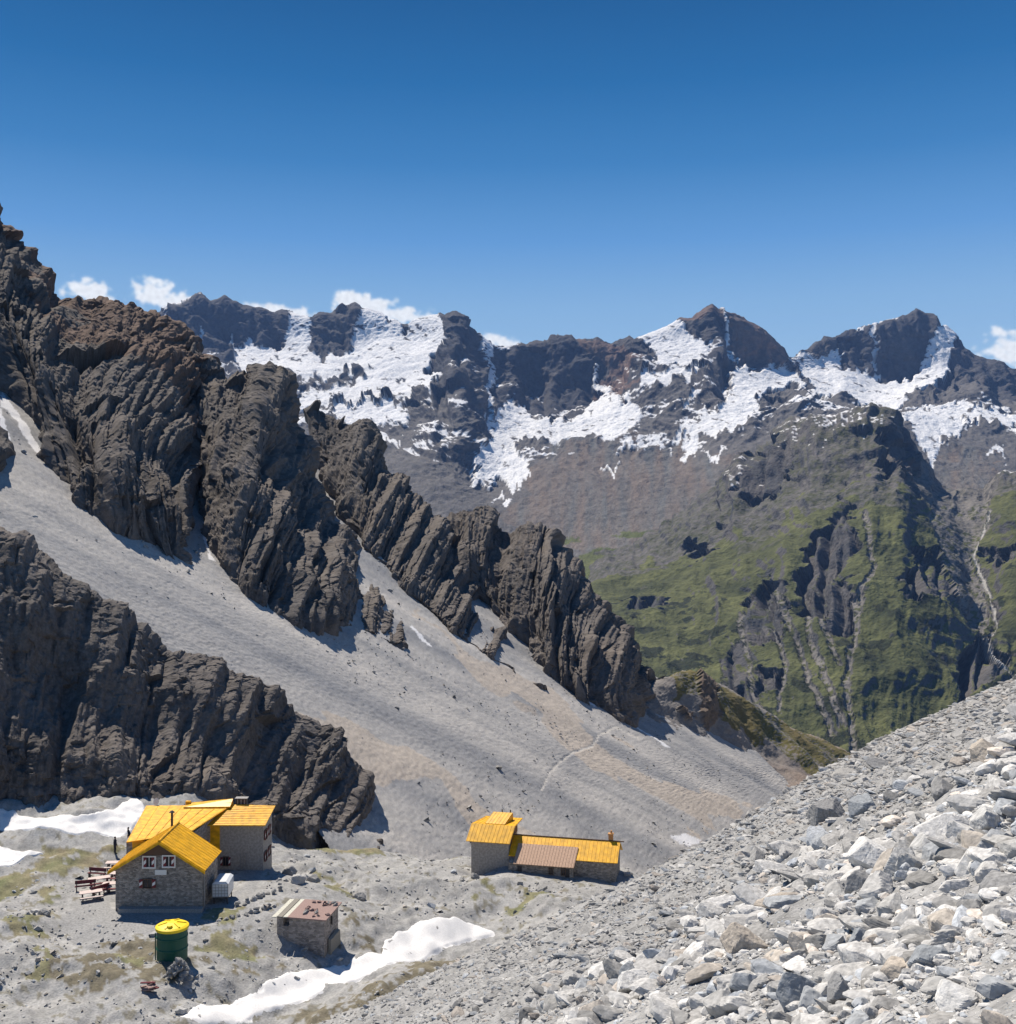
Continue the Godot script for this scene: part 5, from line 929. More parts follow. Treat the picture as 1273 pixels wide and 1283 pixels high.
func big_boulders() -> void:
	# x, depth, width, tone, height share, label
	var table := [
		[4.5, 16.8, 0.56, "blue", 0.95, "blue-grey blocky boulder at the bottom of the scree slope"],
		[8.6, 25.7, 0.86, "white", 0.75, "large white boulder in the cluster halfway up the scree"],
		[8.5, 23.5, 0.65, "pale", 0.85, "pale grey boulder leaning on the large white one"],
		[9.6, 24.9, 0.70, "pale", 0.6, "pale grey boulder at the upper right of the boulder cluster"],
		[7.5, 23.0, 0.61, "grey", 0.9, "grey shaded boulder at the front of the boulder cluster"],
		[7.0, 27.7, 1.14, "tan", 0.45, "long tan slab left of the boulder cluster"],
		[2.7, 23.8, 0.73, "white", 0.65, "rounded white boulder near the bottom edge, left part of the scree"],
		[5.1, 12.4, 0.45, "white", 0.6, "flat white boulder in the lower right corner, nearest of all"],
		[4.2, 23.7, 0.63, "white", 1.0, "tall white boulder below the tan slab"],
		[5.9, 15.1, 0.42, "blue", 0.8, "blue-grey boulder amid white stones, lower right of the scree"],
		[4.7, 15.5, 0.34, "grey", 1.1, "upright grey wedge of rock beside the blue-grey block"],
		[4.8, 22.3, 0.72, "tan", 0.7, "brownish boulder left of the blue-grey block, above the bottom edge"],
		[6.0, 18.5, 0.46, "blue", 0.75, "small blue-grey boulder right below the cluster"],
		[8.9, 20.1, 0.47, "white", 0.7, "white wedge-shaped rock at the right, below the crest"],
		[8.2, 18.2, 0.62, "grey", 0.4, "long grey slab at the right picture edge of the scree"],
		[22.8, 49.8, 1.10, "tan", 0.5, "beige slab at the right picture edge below the crest"],
		[18.7, 42.7, 1.20, "tan", 0.7, "beige block just left of the beige edge slab"],
		[7.5, 18.3, 0.43, "white", 0.45, "thin pale slab right of the boulder cluster"],
		[5.5, 15.4, 0.41, "tan", 0.8, "small beige boulder between white stones, lower right"],
		[29.9, 87.4, 1.9, "grey", 0.45, "grey slab high on the scree below the green valley"],
		[16.6, 56.8, 1.67, "grey", 0.9, "fractured grey boulder in the upper middle of the scree"],
		[15.3, 46.7, 1.03, "blue", 0.8, "pale bluish boulder right of the fractured grey one"],
		[10.3, 25.6, 0.94, "white", 0.6, "broad white boulder high at the right of the scree"],
		[10.9, 24.8, 0.69, "pale", 0.8, "pale boulder between the broad white one and the picture edge"]]
	var tone := {"white": [0.76, 0.755, 0.74], "pale": [0.60, 0.60, 0.59], "grey": [0.36, 0.36, 0.36], "tan": [0.56, 0.50, 0.43], "blue": [0.36, 0.385, 0.41]}
	for k in table.size():
		var b: Array = table[k]
		var c: Array = tone[b[3]]
		var m: StandardMaterial3D = mats.stone.duplicate()
		m.vertex_color_use_as_albedo = false
		m.albedo_color = lin(c[0], c[1], c[2])
		m.heightmap_scale = 1.4
		var o := MeshInstance3D.new()
		o.mesh = worn_boulder(500 + k * 7, Vector3(1, b[4], 0.85), 0.018, 30)
		o.material_override = m
		var half: float = b[2] * 0.68
		o.transform = lying(b[0], scree_height(b[0], b[1]) + half * b[4] * 0.35, b[1], Vector3.ONE * half, 0.25, k * 1.7)
		put(o, "boulder")
		tag(o, b[5], "boulder", "large boulders on the scree slope")
	for b in [[72.0, 168.0, 3.6, 0.35, "long pale slab on the skyline crest of the scree, far right"], [38.2, 124.0, 3.2, 0.22, "thin flat slab lying on the crest where scree meets the green shoulder"]]:
		var o := MeshInstance3D.new()
		o.mesh = worn_boulder(650 + int(b[0]), Vector3(1, b[3], 0.6), 0.04, 18)
		var m: StandardMaterial3D = mats.stone.duplicate()
		m.vertex_color_use_as_albedo = false
		m.albedo_color = lin(0.48, 0.47, 0.45)
		o.material_override = m
		o.transform = lying(b[0], scree_height(b[0], b[1]) + 0.3, b[1], Vector3.ONE * b[2] * 0.55, 0.3, 0.4)
		put(o, "boulder")
		tag(o, b[4], "boulder", "large boulders on the scree slope")

func loose_stones() -> void:
	var kinds := []
	for k in 6: kinds.append(cut_stone(940 + k, 8 + k % 4, Vector3(1, 0.65, 0.8)))
	# on the terrace
	var lists := [[], [], [], [], [], []]
	var colours := [[], [], [], [], [], []]
	var drift := noise(77, 9.0, FastNoiseLite.TYPE_SIMPLEX, 3)
	for i in 10000:
		var d := 66.0 * pow(2.3, rng.randf())
		var x := rng.randf_range(-0.52, 0.16) * d
		if Vector2(x + 31.0, (d - 106.0) * 0.8).length() < 7.5 or Vector2(x - 4.0, d - 124.5).length() < 9.0 and d > 120.5: continue
		if drift.get_noise_2d(x, d) < 0.0 and rng.randf() < 0.7: continue
		var a := Vector2(x, d)
		var snowy := minf(a.distance_to(Geometry2D.get_closest_point_to_segment(a, Vector2(-24, 74), Vector2(-14.6, 91))), a.distance_to(Geometry2D.get_closest_point_to_segment(a, Vector2(-14.6, 91), Vector2(-3, 106))))
		if snowy < 3.4: continue
		if x < -38.0 and d > 112.0: continue
		var y := terrace_height(x, d)
		if y < scree_height(x, d): continue
		var size := minf(0.07 * pow(1.0 - rng.randf(), -1.0 / 2.5), 0.45)
		var k := rng.randi() % 6
		lists[k].append(lying(x, y + size * 0.15, d, Vector3.ONE * size, rng.randf_range(-0.5, 0.5), rng.randf() * TAU))
		colours[k].append(stone_tone(0.5))
	scattered("terrace_rubble", "scattered grey stones lying on the terrace", kinds, lists, colours, mats.stone)
	# on the talus and the shoulder
	lists = [[], [], [], [], [], []]
	colours = [[], [], [], [], [], []]
	for i in 4500:
		var d := rng.randf_range(150.0, 300.0)
		var x := rng.randf_range(-0.48, 0.27) * d
		var y := -40.0 - 0.62 * x + 0.15 * d
		if drift.get_noise_2d(x * 0.25, d * 0.25) < 0.05 and rng.randf() < 0.85: continue
		if x < -14.0 and d < 172.0: continue
		var size := minf(0.11 * pow(1.0 - rng.randf(), -1.0 / 2.6), 0.7)
		var k := rng.randi() % 6
		lists[k].append(lying(x, y + size * 0.2, d, Vector3.ONE * size, rng.randf_range(-0.6, 0.6), rng.randf() * TAU))
		colours[k].append(stone_tone(0.2))
	scattered("talus_rubble", "scattered stones lying on the talus slope", kinds, lists, colours, mats.stone)

# ------------------------------------------------------------------ building helpers
func mb() -> SurfaceTool:
	var st := SurfaceTool.new()
	st.begin(Mesh.PRIMITIVE_TRIANGLES)
	st.set_smooth_group(-1)
	return st

func tri(st: SurfaceTool, a: Vector3, b: Vector3, c: Vector3) -> void:
	st.add_vertex(a); st.add_vertex(c); st.add_vertex(b)      # a, b, c run anticlockwise seen from outside

func quad(st: SurfaceTool, a: Vector3, b: Vector3, c: Vector3, d: Vector3) -> void:
	tri(st, a, b, c)
	tri(st, a, c, d)

func hexa(st: SurfaceTool, lo: Array, hi: Array) -> void:
	# a six-sided block: four corners below, four above, each anticlockwise seen from above
	quad(st, hi[0], hi[1], hi[2], hi[3])
	quad(st, lo[3], lo[2], lo[1], lo[0])
	for k in 4:
		var n := (k + 1) % 4
		quad(st, lo[k], lo[n], hi[n], hi[k])

func box(st: SurfaceTool, c: Vector3, s: Vector3, b := Basis()) -> void:
	var lo := []
	var hi := []
	for q in [Vector2(-1, 1), Vector2(1, 1), Vector2(1, -1), Vector2(-1, -1)]:
		lo.append(c + b * Vector3(q.x * s.x / 2, -s.y / 2, q.y * s.z / 2))
		hi.append(c + b * Vector3(q.x * s.x / 2, s.y / 2, q.y * s.z / 2))
	hexa(st, lo, hi)

func tube(st: SurfaceTool, a: Vector3, b: Vector3, ra: float, rb: float, sides := 10) -> void:
	var ax := (b - a).normalized()
	var e := ax.cross(Vector3(0.3, 0.1, 0.9)).normalized()
	var f := ax.cross(e)
	for k in sides:
		var p := e * cos(TAU * k / sides) + f * sin(TAU * k / sides)
		var q := e * cos(TAU * (k + 1) / sides) + f * sin(TAU * (k + 1) / sides)
		quad(st, a + p * ra, a + q * ra, b + q * rb, b + p * rb)
		tri(st, b, b + p * rb, b + q * rb)
		tri(st, a, a + q * ra, a + p * ra)

func part(st: SurfaceTool, called: String, material: Material, parent: Node) -> MeshInstance3D:
	st.generate_normals()
	var o := MeshInstance3D.new()
	o.mesh = st.commit()
	o.material_override = material
	put(o, called, parent)
	return o

func thing(called: String, at: Vector3, turn: float, label: String, category: String, group := "") -> Node3D:
	var o := Node3D.new()
	put(o, called)
	o.position = at
	o.rotation.y = turn
	tag(o, label, category, group)
	return o

func roof(parent: Node, a: Vector3, b: Vector3, c: Vector3, d: Vector3, spacing: float, material: Material, across := false, called := "roof") -> MeshInstance3D:
	# a sheet-metal roof slope: a, b along the eave (left to right seen from outside), c, d along the top; seams run up it, or along it if across
	var n := (b - a).cross(d - a).normalized()
	var st := mb()
	var t := n * 0.09
	hexa(st, [a - t, b - t, c - t, d - t], [a, b, c, d])
	var o := part(st, called, material, parent)
	var seams := mb()
	var count := int(((d - a).length() if across else (b - a).length()) / spacing)
	for k in range(0, count + 1):
		var f := k / float(count)
		f = clampf(f, 0.012, 0.988)
		var p := a.lerp(d, f) if across else a.lerp(b, f)
		var q := b.lerp(c, f) if across else d.lerp(c, f)
		var side := (q - p).cross(n).normalized() * 0.02
		var e := n * 0.026
		hexa(seams, [p - side, p + side, q + side, q - side], [p - side * 0.6 + e, p + side * 0.6 + e, q + side * 0.6 + e, q - side * 0.6 + e])
	part(seams, "seams", material, o)
	return o

func window(parent: Node, at: Vector3, turn: float, w: float, h: float, framed: bool, shuttered: bool) -> void:
	# in the wall's own axes: x along it, z out of it
	var win := Node3D.new()
	put(win, "window", parent)
	win.position = at
	win.rotation.y = turn
	var st := mb()
	box(st, Vector3(0, 0, 0.0), Vector3(w, h, 0.06))
	part(st, "pane", mats.glass, win)
	st = mb()
	var f := 0.12 if framed else 0.06
	box(st, Vector3(0, h / 2 + f / 2, 0.04), Vector3(w + f * 2, f, 0.14))
	box(st, Vector3(0, -h / 2 - f / 2, 0.05), Vector3(w + f * 2, f, 0.18))
	for s in [-1, 1]: box(st, Vector3(s * (w / 2 + f / 2), 0, 0.04), Vector3(f, h, 0.14))
	box(st, Vector3(0, 0, 0.045), Vector3(0.05, h, 0.05))
	part(st, "frame", mats.white_paint if framed else mats.brown_wood, win)
	if shuttered:
		for s in [-1, 1]:
			var leaf := mb()
			var c: float = s * (w / 2 + (f if not framed else -w * 0.13))
			var cw: float = w * 0.42 if not framed else w * 0.26
			if not framed: c = s * (w / 2 + f + cw / 2)
			box(leaf, Vector3(c, 0, 0.10), Vector3(cw, h, 0.05))
			var o := part(leaf, "shutter", mats.red_paint, win)
			var v := mb()
			var x0: float = c - cw / 2 + 0.02
			var x1: float = c + cw / 2 - 0.02
			var z := 0.127
			# the white wedge painted on alpine shutters, a thin raised board
			var top := h * 0.30
			hexa(v, [Vector3(x0, -top, z - 0.01), Vector3(x1, -top * 0.2, z - 0.01), Vector3(x1, top, z - 0.01), Vector3(x0, top * 0.2, z - 0.01)], [Vector3(x0, -top, z), Vector3(x1, -top * 0.2, z), Vector3(x1, top, z), Vector3(x0, top * 0.2, z)])
			part(v, "emblem", mats.white_paint, o)

# ------------------------------------------------------------------ main hut
func main_hut() -> void:
	var o := Vector3(-31.6, -0.55, -99.5)
	var hut := thing("mountain_hut", o, 0.0, "stone mountain hut with bright yellow metal roofs below the dark crag", "hut")
	var P := func(x: float, y: float, d: float) -> Vector3: return Vector3(x, y, -d) - o
	# front wing: a gabled stone block
	var st := mb()
	var x0 := -35.85
	var x1 := -27.9
	var mid := -31.7
	var e := 3.5
	var top := 5.95
	var f0 := 99.5
	var f1 := 104.6
	quad(st, P.call(x0, -1.6, f0), P.call(x1, -1.6, f0), P.call(x1, e, f0), P.call(x0, e, f0))
	tri(st, P.call(x0, e, f0), P.call(x1, e, f0), P.call(mid, top, f0))
	quad(st, P.call(x1, -1.6, f1), P.call(x0, -1.6, f1), P.call(x0, e, f1), P.call(x1, e, f1))
	tri(st, P.call(x1, e, f1), P.call(x0, e, f1), P.call(mid, top, f1))
	quad(st, P.call(x1, -1.6, f0), P.call(x1, -1.6, f1), P.call(x1, e, f1), P.call(x1, e, f0))
	quad(st, P.call(x0, -1.6, f1), P.call(x0, -1.6, f0), P.call(x0, e, f0), P.call(x0, e, f1))
	quad(st, P.call(x0, e, f0), P.call(mid, top, f0), P.call(mid, top, f1), P.call(x0, e, f1))
	quad(st, P.call(mid, top, f0), P.call(x1, e, f0), P.call(x1, e, f1), P.call(mid, top, f1))
	tag(part(st, "stone_wall", mats.masonry, hut), "dark rubble masonry of the gabled front")
	st = mb()
	box(st, P.call(-31.6, -0.55, 99.1), Vector3(7.6, 1.1, 0.7))
	part(st, "plinth", mats.concrete, hut)
	st = mb()
	tri(st, P.call(-34.1, 4.64, 99.44), P.call(-29.3, 4.64, 99.44), P.call(mid, 5.93, 99.44))
	tag(part(st, "gable_boards", mats.brown_wood, hut), "brown boarding in the gable tip")
	var yellow: Material = mats.yellow
	roof(hut, P.call(-27.5, 3.42, 98.9), P.call(-27.5, 3.42, 104.7), P.call(mid, 6.12, 104.9), P.call(mid, 6.12, 98.9), 0.52, yellow)
	roof(hut, P.call(-36.35, 3.38, 105.3), P.call(-36.35, 3.38, 98.9), P.call(mid, 6.12, 98.9), P.call(mid, 6.12, 104.9), 0.52, yellow)
	st = mb()
	tube(st, P.call(mid, 6.14, 98.9), P.call(mid, 6.14, 104.95), 0.09, 0.09, 8)
	part(st, "ridge_cap", yellow, hut)
	for s in [[-27.5, 3.34], [-36.35, 3.30]]:
		st = mb()
		var a: Vector3 = P.call(s[0], s[1], 98.84)
		var b: Vector3 = P.call(mid, 6.04, 98.84)
		hexa(st, [a + Vector3(0, -0.22, 0.05), b + Vector3(0, -0.22, 0.05), b + Vector3(0, -0.22, -0.04), a + Vector3(0, -0.22, -0.04)] if s[0] < mid else [b + Vector3(0, -0.22, 0.05), a + Vector3(0, -0.22, 0.05), a + Vector3(0, -0.22, -0.04), b + Vector3(0, -0.22, -0.04)], [a + Vector3(0, 0.03, 0.05), b + Vector3(0, 0.03, 0.05), b + Vector3(0, 0.03, -0.04), a + Vector3(0, 0.03, -0.04)] if s[0] < mid else [b + Vector3(0, 0.03, 0.05), a + Vector3(0, 0.03, 0.05), a + Vector3(0, 0.03, -0.04), b + Vector3(0, 0.03, -0.04)])
		part(st, "barge_board", yellow, hut)
	# rear block with its low roof
	st = mb()
	hexa(st, [P.call(-37.0, -1.2, 105.6), P.call(-31.2, -1.2, 105.6), P.call(-29.7, -1.2, 114.0), P.call(-37.2, -1.2, 114.0)], [P.call(-37.0, 4.05, 105.6), P.call(-31.2, 4.3, 105.6), P.call(-29.7, 5.05, 114.0), P.call(-37.2, 5.0, 114.0)])
	part(st, "rear_wall", mats.masonry, hut)
	st = mb()
	hexa(st, [P.call(-36.4, 3.0, 105.5), P.call(-31.0, 3.0, 105.5), P.call(-31.0, 3.0, 105.55), P.call(-36.4, 3.0, 105.55)], [P.call(-36.4, 4.1, 105.5), P.call(-31.0, 4.3, 105.5), P.call(-31.0, 4.3, 105.55), P.call(-36.4, 4.1, 105.55)])
	tag(part(st, "cladding", mats.yellow, hut), "yellow metal cladding below the rear roof")
	roof(hut, P.call(-36.75, 4.22, 104.9), P.call(-31.2, 4.62, 106.6), P.call(-29.0, 5.26, 114.3), P.call(-37.95, 5.2, 114.3), 0.75, mats.yellow)
	# right wing: tall rendered wall under a low yellow roof
	st = mb()
	hexa(st, [P.call(-31.8, -1.6, 110.8), P.call(-24.9, -1.6, 110.8), P.call(-24.8, -1.6, 114.4), P.call(-31.8, -1.6, 114.4)], [P.call(-31.8, 4.12, 110.8), P.call(-24.9, 4.12, 110.8), P.call(-24.8, 4.95, 114.4), P.call(-31.8, 4.95, 114.4)])
	tag(part(st, "rendered_wall", mats.render, hut), "plain grey rendered wall of the right wing")
	st = mb()
	hexa(st, [P.call(-31.6, 1.2, 110.74), P.call(-29.3, 1.2, 110.74), P.call(-29.3, 1.2, 110.79), P.call(-31.6, 1.2, 110.79)], [P.call(-31.6, 4.1, 110.74), P.call(-29.3, 4.1, 110.74), P.call(-29.3, 4.1, 110.79), P.call(-31.6, 4.1, 110.79)])
	part(st, "cladding", mats.yellow, hut)
	roof(hut, P.call(-32.0, 4.34, 110.1), P.call(-24.55, 4.32, 110.1), P.call(-24.45, 5.16, 114.5), P.call(-29.2, 5.28, 114.5), 0.42, yellow, true)
	roof(hut, P.call(-33.8, 5.25, 113.4), P.call(-28.95, 5.30, 113.4), P.call(-28.95, 5.82, 114.7), P.call(-33.8, 5.36, 114.7), 0.6, yellow, true)
	st = mb()
	tri(st, P.call(-28.94, 5.22, 113.4), P.call(-28.94, 5.22, 114.7), P.call(-28.94, 5.8, 114.7))
	part(st, "roof_end", mats.yellow, hut)
	# chimney pipe, vent housing, dish
	st = mb()
	tube(st, P.call(-32.7, 5.0, 106.0), P.call(-32.7, 6.75, 106.0), 0.11, 0.11)
	tube(st, P.call(-32.7, 6.8, 106.0), P.call(-32.7, 6.95, 106.0), 0.26, 0.10)
	box(st, P.call(-32.7, 6.78, 106.0), Vector3(0.5, 0.05, 0.3))
	tag(part(st, "chimney_pipe", mats.dark_metal, hut), "dark stovepipe with a small cap")
	st = mb()
	box(st, P.call(-28.1, 5.45, 115.0), Vector3(1.1, 0.7, 0.7))
	var vent := part(st, "vent_housing", mats.dark_metal, hut)
	for k in 3:
		st = mb()
		box(st, P.call(-28.45 + k * 0.36, 5.5, 114.63), Vector3(0.10, 0.5, 0.05))
		part(st, "slat", mats.concrete, vent)
	st = mb()
	box(st, P.call(-28.1, 5.83, 115.0), Vector3(1.3, 0.06, 0.8))
	part(st, "lid", mats.concrete, vent)
	st = mb()
	tube(st, P.call(-36.9, 5.1, 114.6), P.call(-36.9, 5.5, 114.6), 0.03, 0.03, 6)
	tube(st, P.call(-36.9, 5.55, 114.52), P.call(-36.95, 5.6, 114.38), 0.12, 0.36, 14)
	part(st, "dish", mats.white_paint, hut)
	st = mb()
	box(st, P.call(-33.6, 5.45, 114.5), Vector3(0.5, 0.35, 0.4))
	part(st, "roof_hatch", yellow, hut)
	# openings
	window(hut, P.call(-32.75, 4.05, 99.46), 0.0, 1.0, 0.9, true, true)
	window(hut, P.call(-30.95, 4.12, 99.46), 0.0, 1.0, 0.9, true, true)
	window(hut, P.call(-32.9, 2.1, 99.46), 0.0, 0.75, 0.75, false, true)
	st = mb()
	box(st, P.call(-31.7, 3.1, 99.45), Vector3(1.05, 0.45, 0.06))
	tag(part(st, "plaque", mats.white_paint, hut), "blank-looking whitish plaque between the windows")
	window(hut, P.call(-28.7, 0.5, 110.76), 0.0, 0.5, 0.85, false, true)
	for q in [[111.6, 3.0], [113.2, 3.0], [111.6, 0.8], [113.3, 0.8]]:
		window(hut, P.call(-24.86, q[1], q[0]), PI / 2, 0.6, 0.9, false, true)
	for k in 3:
		st = mb()
		tube(st, P.call(-27.2 + k * 0.3, -0.6, 110.7), P.call(-27.2 + k * 0.3, 1.3, 110.7), 0.035, 0.035, 6)
		part(st, "pipe", mats.concrete, hut)
	st = mb()
	tube(st, P.call(-27.8, -0.5, 99.7), P.call(-27.8, 3.2, 99.7), 0.05, 0.05, 6)
	part(st, "downspout", mats.concrete, hut)

# ------------------------------------------------------------------ far hut
func far_hut() -> void:
	var hut := thing("long_hut", Vector3(1.7, -5.2, -126.0), -0.2234, "long low hut with a yellow roof and a rusty lean-to, right of the terrace", "hut")
	var V := func(x: float, y: float, z: float) -> Vector3: return Vector3(x, y, z)
	var st := mb()
	# long wing, gabled
	for z in [2.2, -2.2]:
		var s := signf(z)
		var q := [V.call(-1.2, -1.5, z), V.call(11.0, -1.5, z), V.call(11.0, 2.25, z), V.call(-1.2, 2.25, z)]
		if s < 0: q = [q[1], q[0], q[3], q[2]]
		quad(st, q[0], q[1], q[2], q[3])
	quad(st, V.call(11.0, -1.5, 2.2), V.call(11.0, -1.5, -2.2), V.call(11.0, 2.25, -2.2), V.call(11.0, 2.25, 2.2))
	tri(st, V.call(11.0, 2.25, 2.2), V.call(11.0, 2.25, -2.2), V.call(11.0, 3.7, 0))
	quad(st, V.call(-1.2, -1.5, -2.2), V.call(-1.2, -1.5, 2.2), V.call(-1.2, 2.25, 2.2), V.call(-1.2, 2.25, -2.2))
	quad(st, V.call(-1.2, 2.25, 2.2), V.call(11.0, 2.25, 2.2), V.call(11.0, 3.7, 0), V.call(-1.2, 3.7, 0))
	quad(st, V.call(11.0, 2.25, -2.2), V.call(-1.2, 2.25, -2.2), V.call(-1.2, 3.7, 0), V.call(11.0, 3.7, 0))
	part(st, "wall", mats.masonry, hut)
	roof(hut, V.call(-1.1, 2.18, 2.55), V.call(11.3, 2.18, 2.55), V.call(11.3, 3.82, 0), V.call(-1.1, 3.82, 0), 0.42, mats.yellow)
	roof(hut, V.call(11.3, 2.18, -2.55), V.call(-1.1, 2.18, -2.55), V.call(-1.1, 3.82, 0), V.call(11.3, 3.82, 0), 0.42, mats.yellow)
	st = mb()
	tube(st, V.call(-1.1, 3.85, 0), V.call(11.75, 3.85, 0), 0.07, 0.07, 8)
	part(st, "ridge_pole", mats.brown_wood, hut)
	st = mb()
	box(st, V.call(10.2, 4.0, -0.3), Vector3(0.5, 1.0, 0.5))
	var ch := part(st, "chimney", mats.brick, hut)
	st = mb()
	box(st, V.call(10.2, 4.56, -0.3), Vector3(0.62, 0.12, 0.62))
	tube(st, V.call(10.25, 4.6, -0.3), V.call(10.25, 4.95, -0.3), 0.12, 0.1, 8)
	part(st, "cap", mats.brick, ch)
	# rusty lean-to in front
	roof(hut, V.call(-0.35, 1.62, 3.5), V.call(6.55, 1.62, 3.5), V.call(6.7, 3.22, 1.15), V.call(-0.25, 3.22, 1.15), 0.34, mats.rust, false, "rusty_roof")
	st = mb()
	hexa(st, [V.call(-1.0, -1.5, 3.05), V.call(6.4, -1.5, 3.05), V.call(6.4, -1.5, 2.21), V.call(-1.0, -1.5, 2.21)], [V.call(-1.0, 1.55, 3.05), V.call(6.4, 1.55, 3.05), V.call(6.4, 2.0, 2.21), V.call(-1.0, 2.0, 2.21)])
	part(st, "porch_wall", mats.masonry, hut)
	for x in [3.9, 5.3]:
		window(hut, V.call(x, 0.95, 3.07), 0.0, 0.42, 0.62, false, false)
	st = mb()
	box(st, V.call(5.75, 0.8, 3.07), Vector3(0.5, 1.0, 0.05))
	tag(part(st, "door", mats.dark_metal, hut), "dark doorway")
	st = mb()
	box(st, V.call(0.3, 0.9, 3.07), Vector3(0.5, 0.7, 0.05))
	part(st, "hatch", mats.dark_metal, hut)
	# taller block at the left end
	st = mb()
	hexa(st, [V.call(-5.6, -1.5, 2.1), V.call(-1.2, -1.5, 2.1), V.call(-1.2, -1.5, -2.6), V.call(-5.6, -1.5, -2.6)], [V.call(-5.6, 3.55, 2.1), V.call(-1.2, 3.55, 2.1), V.call(-1.2, 4.6, -2.6), V.call(-5.6, 4.6, -2.6)])
	tag(part(st, "block_wall", mats.render, hut), "plain grey wall of the taller end block")
	st = mb()
	quad(st, V.call(-1.18, 3.5, 2.1), V.call(-1.18, 3.5, -2.6), V.call(-1.18, 4.6, -2.6), V.call(-1.18, 4.95, 0.55))
	part(st, "cladding", mats.brown_wood, hut)
	roof(hut, V.call(-6.1, 3.52, 2.6), V.call(-0.95, 3.52, 2.6), V.call(-0.75, 5.0, 0.6), V.call(-5.95, 5.0, 0.6), 0.4, mats.yellow, false, "lower_roof")
	roof(hut, V.call(-5.95, 5.0, 0.6), V.call(-0.75, 5.0, 0.6), V.call(-0.55, 5.05, -2.6), V.call(-5.0, 5.05, -2.6), 0.4, mats.yellow, false, "upper_roof")
	roof(hut, V.call(-4.4, 5.06, 0.45), V.call(-2.0, 5.06, 0.45), V.call(-1.55, 5.85, -1.7), V.call(-3.9, 5.85, -1.7), 0.4, mats.yellow, false, "raised_roof")
	st = mb()
	tri(st, V.call(-1.98, 5.02, 0.45), V.call(-1.5, 5.02, -1.7), V.call(-1.53, 5.8, -1.7))
	tri(st, V.call(-3.9, 5.02, -1.7), V.call(-4.4, 5.02, 0.45), V.call(-3.9, 5.8, -1.7))
	quad(st, V.call(-1.5, 5.02, -1.7), V.call(-3.9, 5.02, -1.7), V.call(-3.9, 5.8, -1.7), V.call(-1.53, 5.8, -1.7))
	part(st, "gable_end", mats.yellow, hut)
	for x in [-2.9, -1.9]:
		st = mb()
		tube(st, V.call(x, 5.4, -2.0), V.call(x, 6.1, -2.0), 0.07, 0.07, 8)
		part(st, "flue", mats.dark_metal, hut)

# ------------------------------------------------------------------ things round the huts
func water_tank() -> void:
	var g := ground_height(-27.6, 89.2) - 0.1
	var t := thing("water_tank", Vector3(-27.5, g, -89.2), 0.3, "round dark green water tank with a yellow lid before the hut", "tank")
	var st := mb()
	var prof := [[1.22, 0.0], [1.22, 0.85], [1.27, 0.9], [1.27, 0.98], [1.22, 1.03], [1.22, 1.75], [1.27, 1.8], [1.27, 1.88], [1.22, 1.93], [1.22, 2.5]]
	for k in prof.size() - 1: ring(st, prof[k], prof[k + 1])
	part(st, "body", mats.tank_green, t)
	st = mb()
	for q in [[[1.22, 2.45], [1.33, 2.45]], [[1.33, 2.45], [1.33, 2.66]], [[1.33, 2.66], [1.15, 2.76]], [[1.15, 2.76], [0.32, 2.95]], [[0.32, 2.95], [0.001, 2.95]]]: ring(st, q[0], q[1])
	var lid := part(st, "lid", mats.tank_yellow, t)
	st = mb()
	tube(st, Vector3(-0.2, 2.8, 0.75), Vector3(-0.2, 3.0, 0.78), 0.24, 0.22, 14)
	part(st, "filler_cap", mats.tank_yellow, lid)
	for k in 6:
		st = mb()
		var a := TAU * k / 6.0
		var b := Basis(Vector3.UP, -a) * Basis(Vector3.BACK, -0.225)
		box(st, Vector3(cos(a) * 0.75, 2.88, sin(a) * 0.75), Vector3(0.75, 0.07, 0.12), b)
		part(st, "rib", mats.tank_yellow, lid)
	st = mb()
	tube(st, Vector3(-1.3, 0.1, 0.3), Vector3(-1.3, 2.3, 0.3), 0.05, 0.05, 8)
	part(st, "pipe", mats.tank_green, t)

func ring(st: SurfaceTool, a: Array, b: Array) -> void:
	var n := 36
	for k in n:
		var p := Vector3(cos(TAU * k / n), 0, sin(TAU * k / n))
		var q := Vector3(cos(TAU * (k + 1) / n), 0, sin(TAU * (k + 1) / n))
		quad(st, q * a[0] + Vector3(0, a[1], 0), p * a[0] + Vector3(0, a[1], 0), p * b[0] + Vector3(0, b[1], 0), q * b[0] + Vector3(0, b[1], 0))

